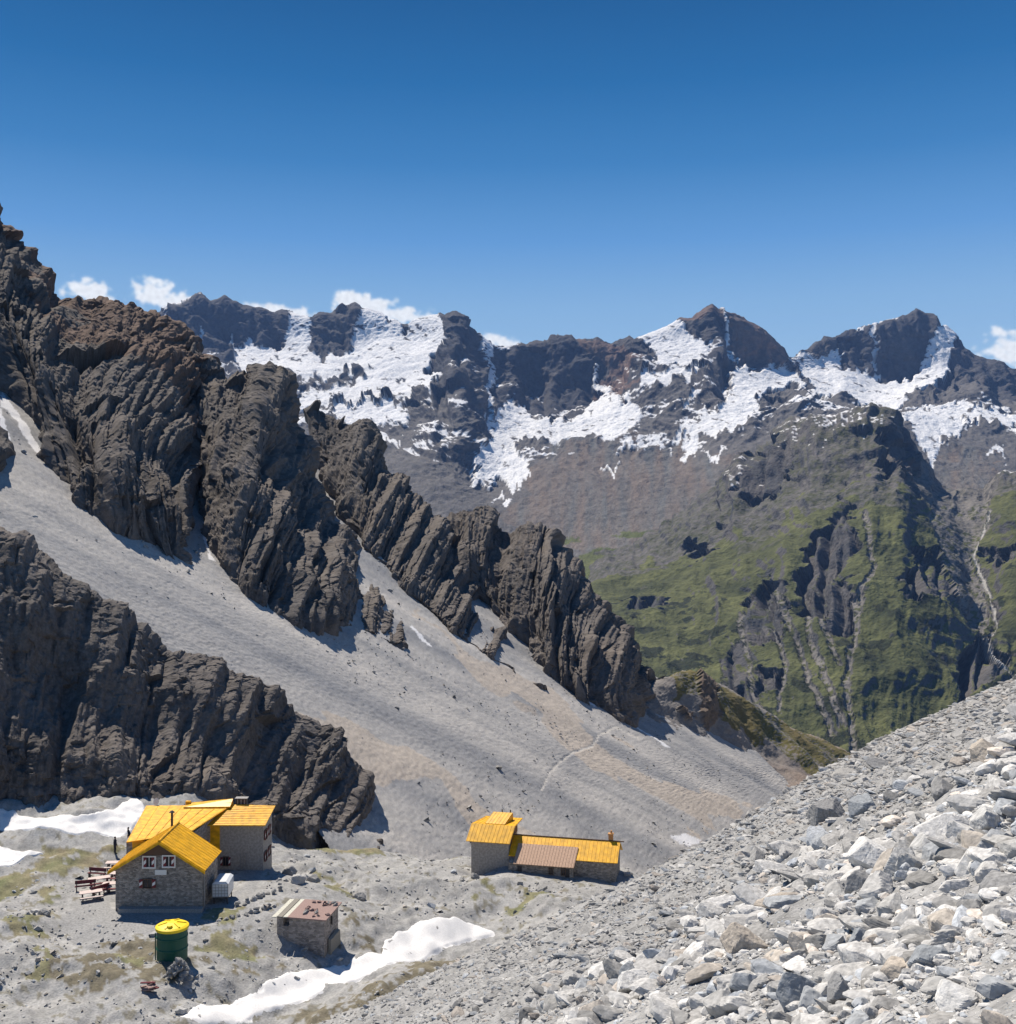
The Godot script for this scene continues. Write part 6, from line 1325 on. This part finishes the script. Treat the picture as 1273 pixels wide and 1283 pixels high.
func stone_shed() -> void:
	var o := Vector3(-18.3, -2.2, -96.4)
	var t := thing("stone_shed", o, 0.0, "small stone shed with a flat rusty roof weighted by stones", "shed")
	var P := func(x: float, y: float, d: float) -> Vector3: return Vector3(x, y, -d) - o
	var st := mb()
	# the core, and in front of it a layer of wall that leaves a real opening under the roof
	hexa(st, [P.call(-20.38, -3.2, 97.6), P.call(-16.08, -3.7, 97.0), P.call(-15.5, -3.7, 99.4), P.call(-19.8, -3.2, 100.2)], [P.call(-20.38, 0.03, 97.6), P.call(-16.08, -0.06, 97.0), P.call(-15.5, 0.15, 99.4), P.call(-19.8, 0.22, 100.2)])
	for q in [[0.0, 0.13, -4.0, 9.0], [0.13, 0.26, -4.0, -0.78], [0.26, 1.0, -4.0, 9.0]]:
		var l: float = q[0]
		var r: float = q[1]
		var xl := lerpf(-20.55, -16.25, l)
		var xr := lerpf(-20.55, -16.25, r)
		var dl := lerpf(96.9, 96.3, l)
		var dr := lerpf(96.9, 96.3, r)
		var tl := minf(lerpf(-0.02, -0.12, l), q[3])
		var tr := minf(lerpf(-0.02, -0.12, r), q[3])
		hexa(st, [P.call(xl, -3.2 - 0.5 * l, dl), P.call(xr, -3.2 - 0.5 * r, dr), P.call(xr + 0.17, -3.2 - 0.5 * r, dr + 0.72), P.call(xl + 0.17, -3.2 - 0.5 * l, dl + 0.72)], [P.call(xl, tl, dl), P.call(xr, tr, dr), P.call(xr + 0.17, tr, dr + 0.72), P.call(xl + 0.17, tl, dl + 0.72)])
	part(st, "stone_wall", mats.masonry_light, t)
	st = mb()
	hexa(st, [P.call(-19.55, 0.02, 96.5), P.call(-16.05, -0.08, 96.0), P.call(-15.2, 0.2, 99.7), P.call(-18.7, 0.27, 100.3)], [P.call(-19.55, 0.12, 96.5), P.call(-16.05, 0.02, 96.0), P.call(-15.2, 0.3, 99.7), P.call(-18.7, 0.37, 100.3)])
	part(st, "roof", mats.rust_pink, t)
	for k in 3:
		st = mb()
		var x := -20.95 + k * 0.5
		hexa(st, [P.call(x, 0.03, 96.6), P.call(x + 0.42, 0.03, 96.6), P.call(x + 1.3, 0.3, 100.3), P.call(x + 0.88, 0.3, 100.3)], [P.call(x, 0.10 + 0.05 * (k % 2), 96.6), P.call(x + 0.42, 0.10, 96.6), P.call(x + 1.3, 0.37, 100.3), P.call(x + 0.88, 0.37 + 0.05 * (k % 2), 100.3)])
		part(st, "roof_board", mats.pale_wood if k != 1 else mats.grey_wood, t)
	st = mb()
	hexa(st, [P.call(-16.0, -3.8, 96.9), P.call(-15.75, -3.8, 96.8), P.call(-15.1, -3.8, 98.6), P.call(-15.4, -3.8, 98.7)], [P.call(-16.0, -2.0, 97.0), P.call(-15.75, -2.1, 96.9), P.call(-15.2, -1.8, 98.6), P.call(-15.5, -1.7, 98.7)])
	tag(part(st, "lattice", mats.grey_wood, t), "weathered wooden hatch at the low end")
	st = mb()
	box(st, P.call(-15.84, -0.65, 97.9), Vector3(0.1, 0.7, 0.5), Basis(Vector3.UP, 0.24))
	part(st, "window", mats.glass, t)
	for k in 20:
		var u := rng.randf_range(0.25, 0.95)
		var v := rng.randf_range(0.12, 0.9)
		var a := Vector3(-19.55, 0.12, -96.5).lerp(Vector3(-16.05, 0.02, -96.0), u)
		var b := Vector3(-18.7, 0.37, -100.3).lerp(Vector3(-15.2, 0.3, -99.7), u)
		var p := a.lerp(b, v)
		var s := MeshInstance3D.new()
		s.mesh = cut_stone(300 + k % 5, 9, Vector3(1, 0.6, 0.8))
		s.material_override = mats.rust_pink if k % 3 else mats.stone_grey
		s.transform = lying(p.x, p.y + 0.07, -p.z, Vector3.ONE * rng.randf_range(0.13, 0.24), 0.2, rng.randf() * TAU)
		put(s, "roof_stone")
		tag(s, "stone lying loose on the rusty roof of the stone shed", "stone", "stones weighing down the shed roof")

func pale_container() -> void:
	var t := thing("water_container", Vector3(-26.75, -0.45, -102.1), 0.06, "pale boxy container with a gridded front beside the hut's right wall", "container")
	var st := mb()
	hexa(st, [Vector3(-0.75, 0.75, 1.15), Vector3(0.75, 0.75, 1.15), Vector3(0.75, 0.75, -1.4), Vector3(-0.75, 0.75, -1.4)], [Vector3(-0.75, 1.95, 1.15), Vector3(0.75, 1.95, 1.15), Vector3(0.75, 1.95, -1.4), Vector3(-0.75, 1.95, -1.4)])
	hexa(st, [Vector3(-0.75, 1.95, 1.15), Vector3(0.75, 1.95, 1.15), Vector3(0.75, 1.95, -1.4), Vector3(-0.75, 1.95, -1.4)], [Vector3(-0.5, 2.15, 1.05), Vector3(0.5, 2.15, 1.05), Vector3(0.5, 2.15, -1.3), Vector3(-0.5, 2.15, -1.3)])
	part(st, "body", mats.pale_plastic, t)
	st = mb()
	for k in 6: box(st, Vector3(-0.7 + k * 0.28, 1.35, 1.18), Vector3(0.03, 1.2, 0.03))
	for k in 5: box(st, Vector3(0, 0.8 + k * 0.28, 1.19), Vector3(1.5, 0.03, 0.03))
	part(st, "grid", mats.concrete, t)
	st = mb()
	box(st, Vector3(0, 0.66, -0.1), Vector3(1.4, 0.16, 2.4))
	part(st, "frame", mats.dark_metal, t)
	for q in [Vector2(-0.6, 0.9), Vector2(0.6, 0.9), Vector2(-0.6, -1.1), Vector2(0.6, -1.1)]:
		st = mb()
		box(st, Vector3(q.x, 0.25, q.y), Vector3(0.1, 0.8, 0.1))
		part(st, "leg", mats.dark_metal, t)

func picnic_table(x: float, d: float, turn: float, label: String, red: bool) -> void:
	var t := thing("picnic_table", Vector3(x, terrace_height(x, d), -d), turn, label, "table", "tables on the hut terrace")
	var st: SurfaceTool
	for k in 4:
		st = mb()
		box(st, Vector3(0, 0.76, -0.33 + k * 0.22), Vector3(2.0, 0.05, 0.20))
		part(st, "plank", mats.table_top, t)
	for s in [-1, 1]:
		st = mb()
		box(st, Vector3(0, 0.45, s * 0.72), Vector3(2.0, 0.06, 0.28))
		part(st, "bench", mats.table_red if red else mats.table_top, t)
		st = mb()
		box(st, Vector3(s * 0.75, 0.42, 0), Vector3(0.09, 0.09, 1.5))
		box(st, Vector3(s * 0.75, 0.37, 0.36), Vector3(0.09, 0.80, 0.09), Basis(Vector3.RIGHT, -0.35))
		box(st, Vector3(s * 0.75, 0.37, -0.36), Vector3(0.09, 0.80, 0.09), Basis(Vector3.RIGHT, 0.35))
		part(st, "trestle", mats.table_red if red else mats.dark_metal, t)

func body_mesh(bones: Array, cell: float) -> ArrayMesh:
	# bones: from, to, radius from, radius to, colour; joined by a smooth minimum and meshed as surface nets
	var lo := Vector3(9, 9, 9)
	var hi := -lo
	for b in bones:
		for e in 2:
			lo = lo.min(b[e] - Vector3.ONE * (b[2 + e] + cell * 2))
			hi = hi.max(b[e] + Vector3.ONE * (b[2 + e] + cell * 2))
	var n := Vector3i(((hi - lo) / cell).ceil()) + Vector3i.ONE
	var f := PackedFloat32Array()
	f.resize(n.x * n.y * n.z)
	var own := PackedByteArray()
	own.resize(f.size())
	for z in n.z:
		for y in n.y:
			for x in n.x:
				var p := lo + Vector3(x, y, z) * cell
				var best := 9.0
				var sum := 0.0
				var who := 0
				for k in bones.size():
					var b: Array = bones[k]
					var ab: Vector3 = b[1] - b[0]
					var t := clampf((p - b[0]).dot(ab) / maxf(ab.length_squared(), 1e-6), 0.0, 1.0)
					var d: float = p.distance_to(b[0] + ab * t) - lerpf(b[2], b[3], t)
					if d < best:
						best = d
						who = k
					sum += exp(-d * 55.0)
				var o := x + n.x * (y + n.y * z)
				f[o] = -log(maxf(sum, 1e-30)) / 55.0
				own[o] = who
	var at := PackedVector3Array()
	var col := PackedColorArray()
	var id := PackedInt32Array()
	id.resize(f.size())
	id.fill(-1)
	for z in n.z - 1:
		for y in n.y - 1:
			for x in n.x - 1:
				var mid := Vector3.ZERO
				var count := 0
				var o := x + n.x * (y + n.y * z)
				for e in [[0, 1], [0, 2], [0, 4], [1, 3], [1, 5], [2, 3], [2, 6], [4, 5], [4, 6], [3, 7], [5, 7], [6, 7]]:
					var a := Vector3i(e[0] & 1, (e[0] >> 1) & 1, e[0] >> 2)
					var b := Vector3i(e[1] & 1, (e[1] >> 1) & 1, e[1] >> 2)
					var fa := f[o + a.x + n.x * (a.y + n.y * a.z)]
					var fb := f[o + b.x + n.x * (b.y + n.y * b.z)]
					if (fa < 0.0) != (fb < 0.0):
						mid += Vector3(a).lerp(Vector3(b), fa / (fa - fb))
						count += 1
				if count:
					id[o] = at.size()
					at.append(lo + (Vector3(x, y, z) + mid / count) * cell)
					col.append(bones[own[o]][4])
	var index := PackedInt32Array()
	var step := [1, n.x, n.x * n.y]
	for z in range(1, n.z - 1):
		for y in range(1, n.y - 1):
			for x in range(1, n.x - 1):
				var o := x + n.x * (y + n.y * z)
				for ax in 3:
					if (f[o] < 0.0) == (f[o + step[ax]] < 0.0): continue
					var s1: int = step[(ax + 1) % 3]
					var s2: int = step[(ax + 2) % 3]
					var q := [id[o], id[o - s1], id[o - s1 - s2], id[o - s2]]
					if q.min() < 0: continue
					if f[o] < 0.0: index.append_array([q[0], q[2], q[1], q[0], q[3], q[2]])
					else: index.append_array([q[0], q[1], q[2], q[0], q[2], q[3]])
	var normals := PackedVector3Array()
	normals.resize(at.size())
	for k in range(0, index.size(), 3):
		var m := (at[index[k + 2]] - at[index[k]]).cross(at[index[k + 1]] - at[index[k]])
		for e in 3: normals[index[k + e]] += m
	for k in normals.size(): normals[k] = normals[k].normalized()
	var arrays := []
	arrays.resize(Mesh.ARRAY_MAX)
	arrays[Mesh.ARRAY_VERTEX] = at
	arrays[Mesh.ARRAY_NORMAL] = normals
	arrays[Mesh.ARRAY_COLOR] = col
	arrays[Mesh.ARRAY_INDEX] = index
	var mesh := ArrayMesh.new()
	mesh.add_surface_from_arrays(Mesh.PRIMITIVE_TRIANGLES, arrays)
	return mesh

func person(x: float, d: float, turn: float, jacket: Color, trousers: Color, bend: float, label: String) -> void:
	var skin := Color(0.42, 0.26, 0.19)
	var hair := Color(0.04, 0.03, 0.025)
	var shoe := Color(0.03, 0.03, 0.03)
	var lean := Vector3(0, 0, bend)
	var bones := [
		[Vector3(0, 0.95, 0), Vector3(0, 1.15, 0) + lean * 0.4, 0.145, 0.14, jacket], [Vector3(-0.05, 1.15, 0) + lean * 0.4, Vector3(-0.07, 1.36, 0) + lean, 0.13, 0.12, jacket], [Vector3(0.05, 1.15, 0) + lean * 0.4, Vector3(0.07, 1.36, 0) + lean, 0.13, 0.12, jacket],
		[Vector3(-0.15, 1.40, 0) + lean, Vector3(0.15, 1.40, 0) + lean, 0.075, 0.075, jacket], [Vector3(0, 1.42, 0) + lean, Vector3(0, 1.52, 0.02) + lean, 0.055, 0.052, skin],
		[Vector3(0, 1.58, 0.02) + lean, Vector3(0, 1.66, 0.0) + lean, 0.075, 0.09, skin], [Vector3(0, 1.67, -0.03) + lean, Vector3(0, 1.70, -0.01) + lean, 0.092, 0.088, hair],
		[Vector3(0, 1.60, 0.10) + lean, Vector3(0, 1.58, 0.115) + lean, 0.014, 0.018, skin], [Vector3(-0.09, 1.62, 0) + lean, Vector3(-0.095, 1.60, 0) + lean, 0.018, 0.015, skin], [Vector3(0.09, 1.62, 0) + lean, Vector3(0.095, 1.60, 0) + lean, 0.018, 0.015, skin]]
	for s in [-1.0, 1.0]:
		bones.append([Vector3(s * 0.09, 0.92, 0), Vector3(s * 0.11, 0.50, 0.03), 0.10, 0.065, trousers])
		bones.append([Vector3(s * 0.11, 0.50, 0.03), Vector3(s * 0.12, 0.10, 0.0), 0.062, 0.045, trousers])
		bones.append([Vector3(s * 0.12, 0.05, -0.04), Vector3(s * 0.13, 0.04, 0.15), 0.05, 0.04, shoe])
		bones.append([Vector3(s * 0.18, 1.39, 0) + lean, Vector3(s * 0.25, 1.10, 0.0) + lean * 0.6, 0.062, 0.05, jacket])
		bones.append([Vector3(s * 0.25, 1.10, 0.0) + lean * 0.6, Vector3(s * 0.23, 0.86, 0.10) + lean * 0.5, 0.048, 0.036, jacket])
		bones.append([Vector3(s * 0.23, 0.85, 0.10) + lean * 0.5, Vector3(s * 0.225, 0.78, 0.12) + lean * 0.5, 0.034, 0.032, skin])
		for q in 4: bones.append([Vector3(s * 0.225, 0.77, 0.10 + q * 0.018) + lean * 0.5, Vector3(s * 0.215, 0.70 - 0.008 * (q % 3), 0.105 + q * 0.02) + lean * 0.5, 0.010, 0.008, skin])
		bones.append([Vector3(s * 0.222, 0.81, 0.14) + lean * 0.5, Vector3(s * 0.205, 0.755, 0.165) + lean * 0.5, 0.012, 0.009, skin])
	var o := MeshInstance3D.new()
	o.mesh = body_mesh(bones, 0.028)
	o.material_override = mats.cloth
	put(o, "person")
	o.position = Vector3(x, terrace_height(x, d), -d)
	o.rotation.y = turn
	tag(o, label, "person", "people by the hut")

func stone_row(from: Vector2, to: Vector2, count: int, size: float, label: String) -> void:
	var t := thing("stone_wall", Vector3(from.x, terrace_height(from.x, from.y), -from.y), 0.0, label, "wall", "low dry-stone walls by the hut")
	for k in count:
		var p := from.lerp(to, k / float(count - 1)) + Vector2(rng.randf_range(-0.2, 0.2), rng.randf_range(-0.25, 0.25))
		for level in 2:
			if level == 1 and rng.randf() < 0.4: continue
			var s := size * rng.randf_range(0.7, 1.25) * (1.0 - 0.2 * level)
			var o := MeshInstance3D.new()
			o.mesh = worn[k % worn.size()]
			o.material_override = mats.stone_pale if rng.randf() < 0.4 else mats.stone_grey
			o.transform = lying(p.x, terrace_height(p.x, p.y) + s * 0.25 + level * size * 0.7, p.y, Vector3.ONE * s, rng.randf_range(-0.3, 0.3), rng.randf() * TAU)
			o.position -= t.position
			put(o, "stone", t)

var worn := []
func around_the_huts() -> void:
	for k in 8: worn.append(worn_boulder(800 + k * 3, Vector3(1, 0.62 + 0.05 * (k % 4), 0.8), 0.04, 8))
	water_tank()
	stone_shed()
	pale_container()
	picnic_table(-39.2, 102.4, 0.45, "pale-topped table nearest the camera on the hut terrace", false)
	picnic_table(-37.9, 104.6, 0.1, "dark red table second from the camera, close to the hut wall", true)
	picnic_table(-39.9, 106.3, 0.5, "dark red table at the outer side, third from the camera", true)
	picnic_table(-38.3, 107.6, -0.15, "pink-topped red table beside the eave of the hut", true)
	picnic_table(-39.9, 110.9, 0.1, "pale table farthest up the terrace behind the red ones", false)
	for q in [[-38.6, 103.4, 0.9, "dark red bench lying between the first two tables"], [-40.7, 104.9, 0.3, "dark red bench on the outer side of the terrace tables"], [-38.9, 109.4, 0.1, "dark red bench between the pink-topped and the farthest table"], [-41.0, 108.6, -0.2, "dark red bench farthest out from the hut beside the tables"], [-37.6, 106.2, 1.3, "dark red bench standing along the hut's left wall"]]:
		var t := thing("bench", Vector3(q[0], terrace_height(q[0], q[1]), -q[1]), q[2], q[3], "bench", "benches among the terrace tables")
		var st := mb()
		box(st, Vector3(0, 0.45, 0), Vector3(1.9, 0.06, 0.34))
		part(st, "seat", mats.table_red, t)
		st = mb()
		box(st, Vector3(0, 0.78, -0.17), Vector3(1.9, 0.34, 0.05))
		part(st, "backrest", mats.table_red, t)
		for e in [-1, 1]:
			st = mb()
			box(st, Vector3(e * 0.8, 0.21, 0), Vector3(0.08, 0.42, 0.32))
			box(st, Vector3(e * 0.8, 0.6, -0.17), Vector3(0.07, 0.7, 0.06))
			part(st, "leg", mats.dark_metal, t)
	person(-41.0, 113.6, 2.4, Color(0.03, 0.03, 0.04), Color(0.035, 0.03, 0.04), 0.03, "standing person in dark clothes on the slope left of the hut roof")
	person(-40.45, 116.4, -1.2, Color(0.025, 0.025, 0.03), Color(0.03, 0.03, 0.03), 0.12, "person in black half hidden behind the yellow roof's left edge")
	stone_row(Vector2(-24.9, 100.6), Vector2(-22.0, 104.6), 9, 0.34, "dry-stone wall remnant beside the shadow of the hut")
	stone_row(Vector2(-25.6, 96.9), Vector2(-21.6, 100.6), 10, 0.30, "lower dry-stone wall remnant above the green tank's grass")
	stone_row(Vector2(-41.4, 99.2), Vector2(-42.6, 94.8), 8, 0.24, "line of pale stones edging the ground left of the hut")
	for b in [[-20.8, 107.8, 0.95, "pale-topped boulder right of the hut's shadow", 1], [-19.6, 109.6, 0.7, "grey boulder behind the pale-topped boulder", 0], [-22.6, 112.5, 0.9, "jagged grey boulder just behind the right wing of the hut", 0], [-15.0, 110.0, 0.8, "grey boulder on the open terrace between the two huts", 0], [-3.5, 117.5, 0.55, "dark boulder before the left end of the far hut", 0], [3.6, 115.5, 0.6, "low dark boulder before the far hut's lean-to", 0], [15.1, 122.4, 0.8, "upright boulder at the right end of the far hut", 0], [-41.5, 97.6, 0.6, "dark boulder at the edge of the gravel left of the hut", 0], [-38.9, 112.4, 0.9, "pale stone heap boulder below the standing person", 1], [-37.9, 113.6, 0.7, "dark boulder wedged between the heap and the rear roof", 0]]:
		var o := MeshInstance3D.new()
		o.mesh = worn_boulder(1200 + int(b[1] * 10.0), Vector3(1, 0.75, 0.8), 0.05, 16)
		o.material_override = mats.stone_pale if b[4] else mats.stone_grey
		o.transform = lying(b[0], terrace_height(b[0], b[1]) + b[2] * 0.3, b[1], Vector3.ONE * b[2], 0.25, b[0])
		put(o, "boulder")
		tag(o, b[3], "boulder", "boulders on the terrace")
	# grey heap below the tank and the reddish scrap beside it
	var h := thing("stone_heap", Vector3(-26.1, ground_height(-26.1, 86.2), -86.2), 0.0, "steep grey heap of stones just below the green tank", "heap")
	for k in 46:
		var a := rng.randf() * TAU
		var r := sqrt(rng.randf())
		var s := rng.randf_range(0.18, 0.36)
		var o := MeshInstance3D.new()
		o.mesh = worn[k % 8]
		o.material_override = mats.stone_grey
		o.transform = lying(cos(a) * r * 1.0, (1.0 - r) * 1.7 + 0.1, sin(a) * r * 0.8, Vector3.ONE * s, rng.randf_range(-0.5, 0.5), a)
		put(o, "stone", h)
	h = thing("scrap_heap", Vector3(-27.5, ground_height(-27.5, 83.6), -83.6), 0.0, "small heap of pinkish rusty scrap on the gravel below the tank", "scrap")
	for k in 7:
		var st := mb()
		box(st, Vector3(rng.randf_range(-0.5, 0.5), 0.12 + 0.09 * k, rng.randf_range(-0.3, 0.3)), Vector3(rng.randf_range(0.5, 1.1), 0.08, rng.randf_range(0.25, 0.5)), Basis(Vector3.UP, rng.randf() * 3.0) * Basis(Vector3.RIGHT, rng.randf_range(-0.4, 0.4)))
		part(st, "plate", mats.rust_pink if k % 3 else mats.table_red, h)

func thing_materials() -> void:
	tex.mottle = noise_image(noise(84, 20.0, FastNoiseLite.TYPE_CELLULAR), 512, 0.68, 1.0)
	tex.joints = noise_image(cracks(84, 20.0), 512)
	tex.streak = noise_image(noise(85, 90.0, FastNoiseLite.TYPE_SIMPLEX, 4), 512, 0.8, 1.0)
	tex.weathered = noise_image(noise(87, 70.0, FastNoiseLite.TYPE_SIMPLEX, 6), 512, 0.70, 1.0)
	mats.stone = ground_material(1.0, 1.3, tex.weathered, tex.bumps)
	mats.stone_grey = plain(0.38, 0.375, 0.365, 0.95, 0.0, tex.bumps, 4.0, 0.9, tex.grain)
	mats.stone_pale = plain(0.56, 0.55, 0.53, 0.95, 0.0, tex.bumps, 4.0, 0.9, tex.grain)
	mats.masonry = plain(0.42, 0.375, 0.33, 0.95, 0.0, tex.joints, 8.0, 4.0, tex.mottle)
	mats.masonry.uv1_scale = Vector3(0.15, 0.30, 0.15)
	mats.masonry_light = plain(0.42, 0.375, 0.345, 0.95, 0.0, tex.joints, 8.0, 4.0, tex.mottle)
	mats.masonry_light.uv1_scale = Vector3(0.15, 0.27, 0.15)
	mats.render = plain(0.42, 0.385, 0.345, 0.95, 0.0, tex.bumps, 1.5, 2.0, tex.streak)
	mats.concrete = plain(0.36, 0.35, 0.34, 0.9, 0.0, tex.bumps, 1.0, 1.0, tex.streak)
	mats.yellow = plain(0.98, 0.51, 0.006, 0.45, 0.0, null, 1.0, 7.0, tex.weathered)
	mats.rust = plain(0.56, 0.37, 0.26, 0.7, 0.0, null, 1.0, 2.5, tex.grain)
	mats.rust_pink = plain(0.36, 0.25, 0.225, 0.9, 0.0, tex.bumps, 2.0, 1.2, tex.grain)
	mats.brown_wood = plain(0.12, 0.075, 0.05, 0.8)
	mats.grey_wood = plain(0.30, 0.28, 0.24, 0.85, 0.0, tex.bumps, 1.0, 0.6, tex.grain)
	mats.pale_wood = plain(0.62, 0.61, 0.52, 0.8, 0.0, null, 1.0, 2.0, tex.grain)
	mats.white_paint = plain(0.74, 0.72, 0.68, 0.6)
	mats.red_paint = plain(0.16, 0.02, 0.025, 0.6)
	mats.glass = plain(0.02, 0.02, 0.025, 0.1)
	mats.dark_metal = plain(0.05, 0.045, 0.045, 0.6)
	mats.brick = plain(0.45, 0.24, 0.10, 0.9)
	mats.tank_green = plain(0.004, 0.075, 0.05, 0.4)
	mats.tank_yellow = plain(0.80, 0.58, 0.01, 0.5)
	mats.pale_plastic = plain(0.62, 0.64, 0.66, 0.3)
	mats.table_top = plain(0.55, 0.46, 0.43, 0.8)
	mats.table_red = plain(0.13, 0.022, 0.03, 0.7)
	mats.cloth = plain(1, 1, 1, 0.9)
	mats.cloth.vertex_color_use_as_albedo = true

func lap(what: String) -> void:
	print("%s %.1f s" % [what, Time.get_ticks_msec() / 1000.0])

func _ready() -> void:
	rng.seed = 20240
	lap("start")
	view_and_light()
	lap("sky")
	common_materials()
	lap("materials")
	thing_materials()
	terrace()
	var slope := scree()
	lap("near ground")
	talus()
	lap("talus")
	crag("lower_crag", "dark crag rising right behind the main hut", CRAG_POINTS, CRAG_COLUMNS, 400, [10, 90, 80, 80, 70, 8], 1.0)
	crag("main_crag", "tall dark crag at the left edge with a brown crest", MAIN_CRAG_POINTS, MAIN_CRAG_COLUMNS, 380, [10, 80, 90, 100, 90, 8], 1.5)
	crag("middle_crag", "dark pillared crag between two scree couloirs", MIDDLE_CRAG_POINTS, MIDDLE_CRAG_COLUMNS, 320, [10, 80, 90, 90, 80, 8], 1.45)
	crag("second_crag", "dark crag beyond the scree couloir", SECOND_CRAG_POINTS, SECOND_CRAG_COLUMNS, 320, [10, 70, 80, 80, 8], 1.4)
	crag("spire_ridge", "dark ridge with blunt pinnacles at its end", SPIRE_RIDGE_POINTS, SPIRE_RIDGE_COLUMNS, 300, [10, 60, 70, 70, 8], 1.3)
	crag("side_crag", "small dark crag at the left picture edge above the talus", SIDE_CRAG_POINTS, SIDE_CRAG_COLUMNS, 90, [6, 30, 30, 6], 1.0)
	lap("crags")
	shoulder()
	green_hill()
	lap("hill")
	far_range()
	lap("range")
	main_hut()
	far_hut()
	around_the_huts()
	lap("huts")
	big_boulders()
	scree_stones(slope)
	lap("scree stones")
	loose_stones()
	lap("loose stones")
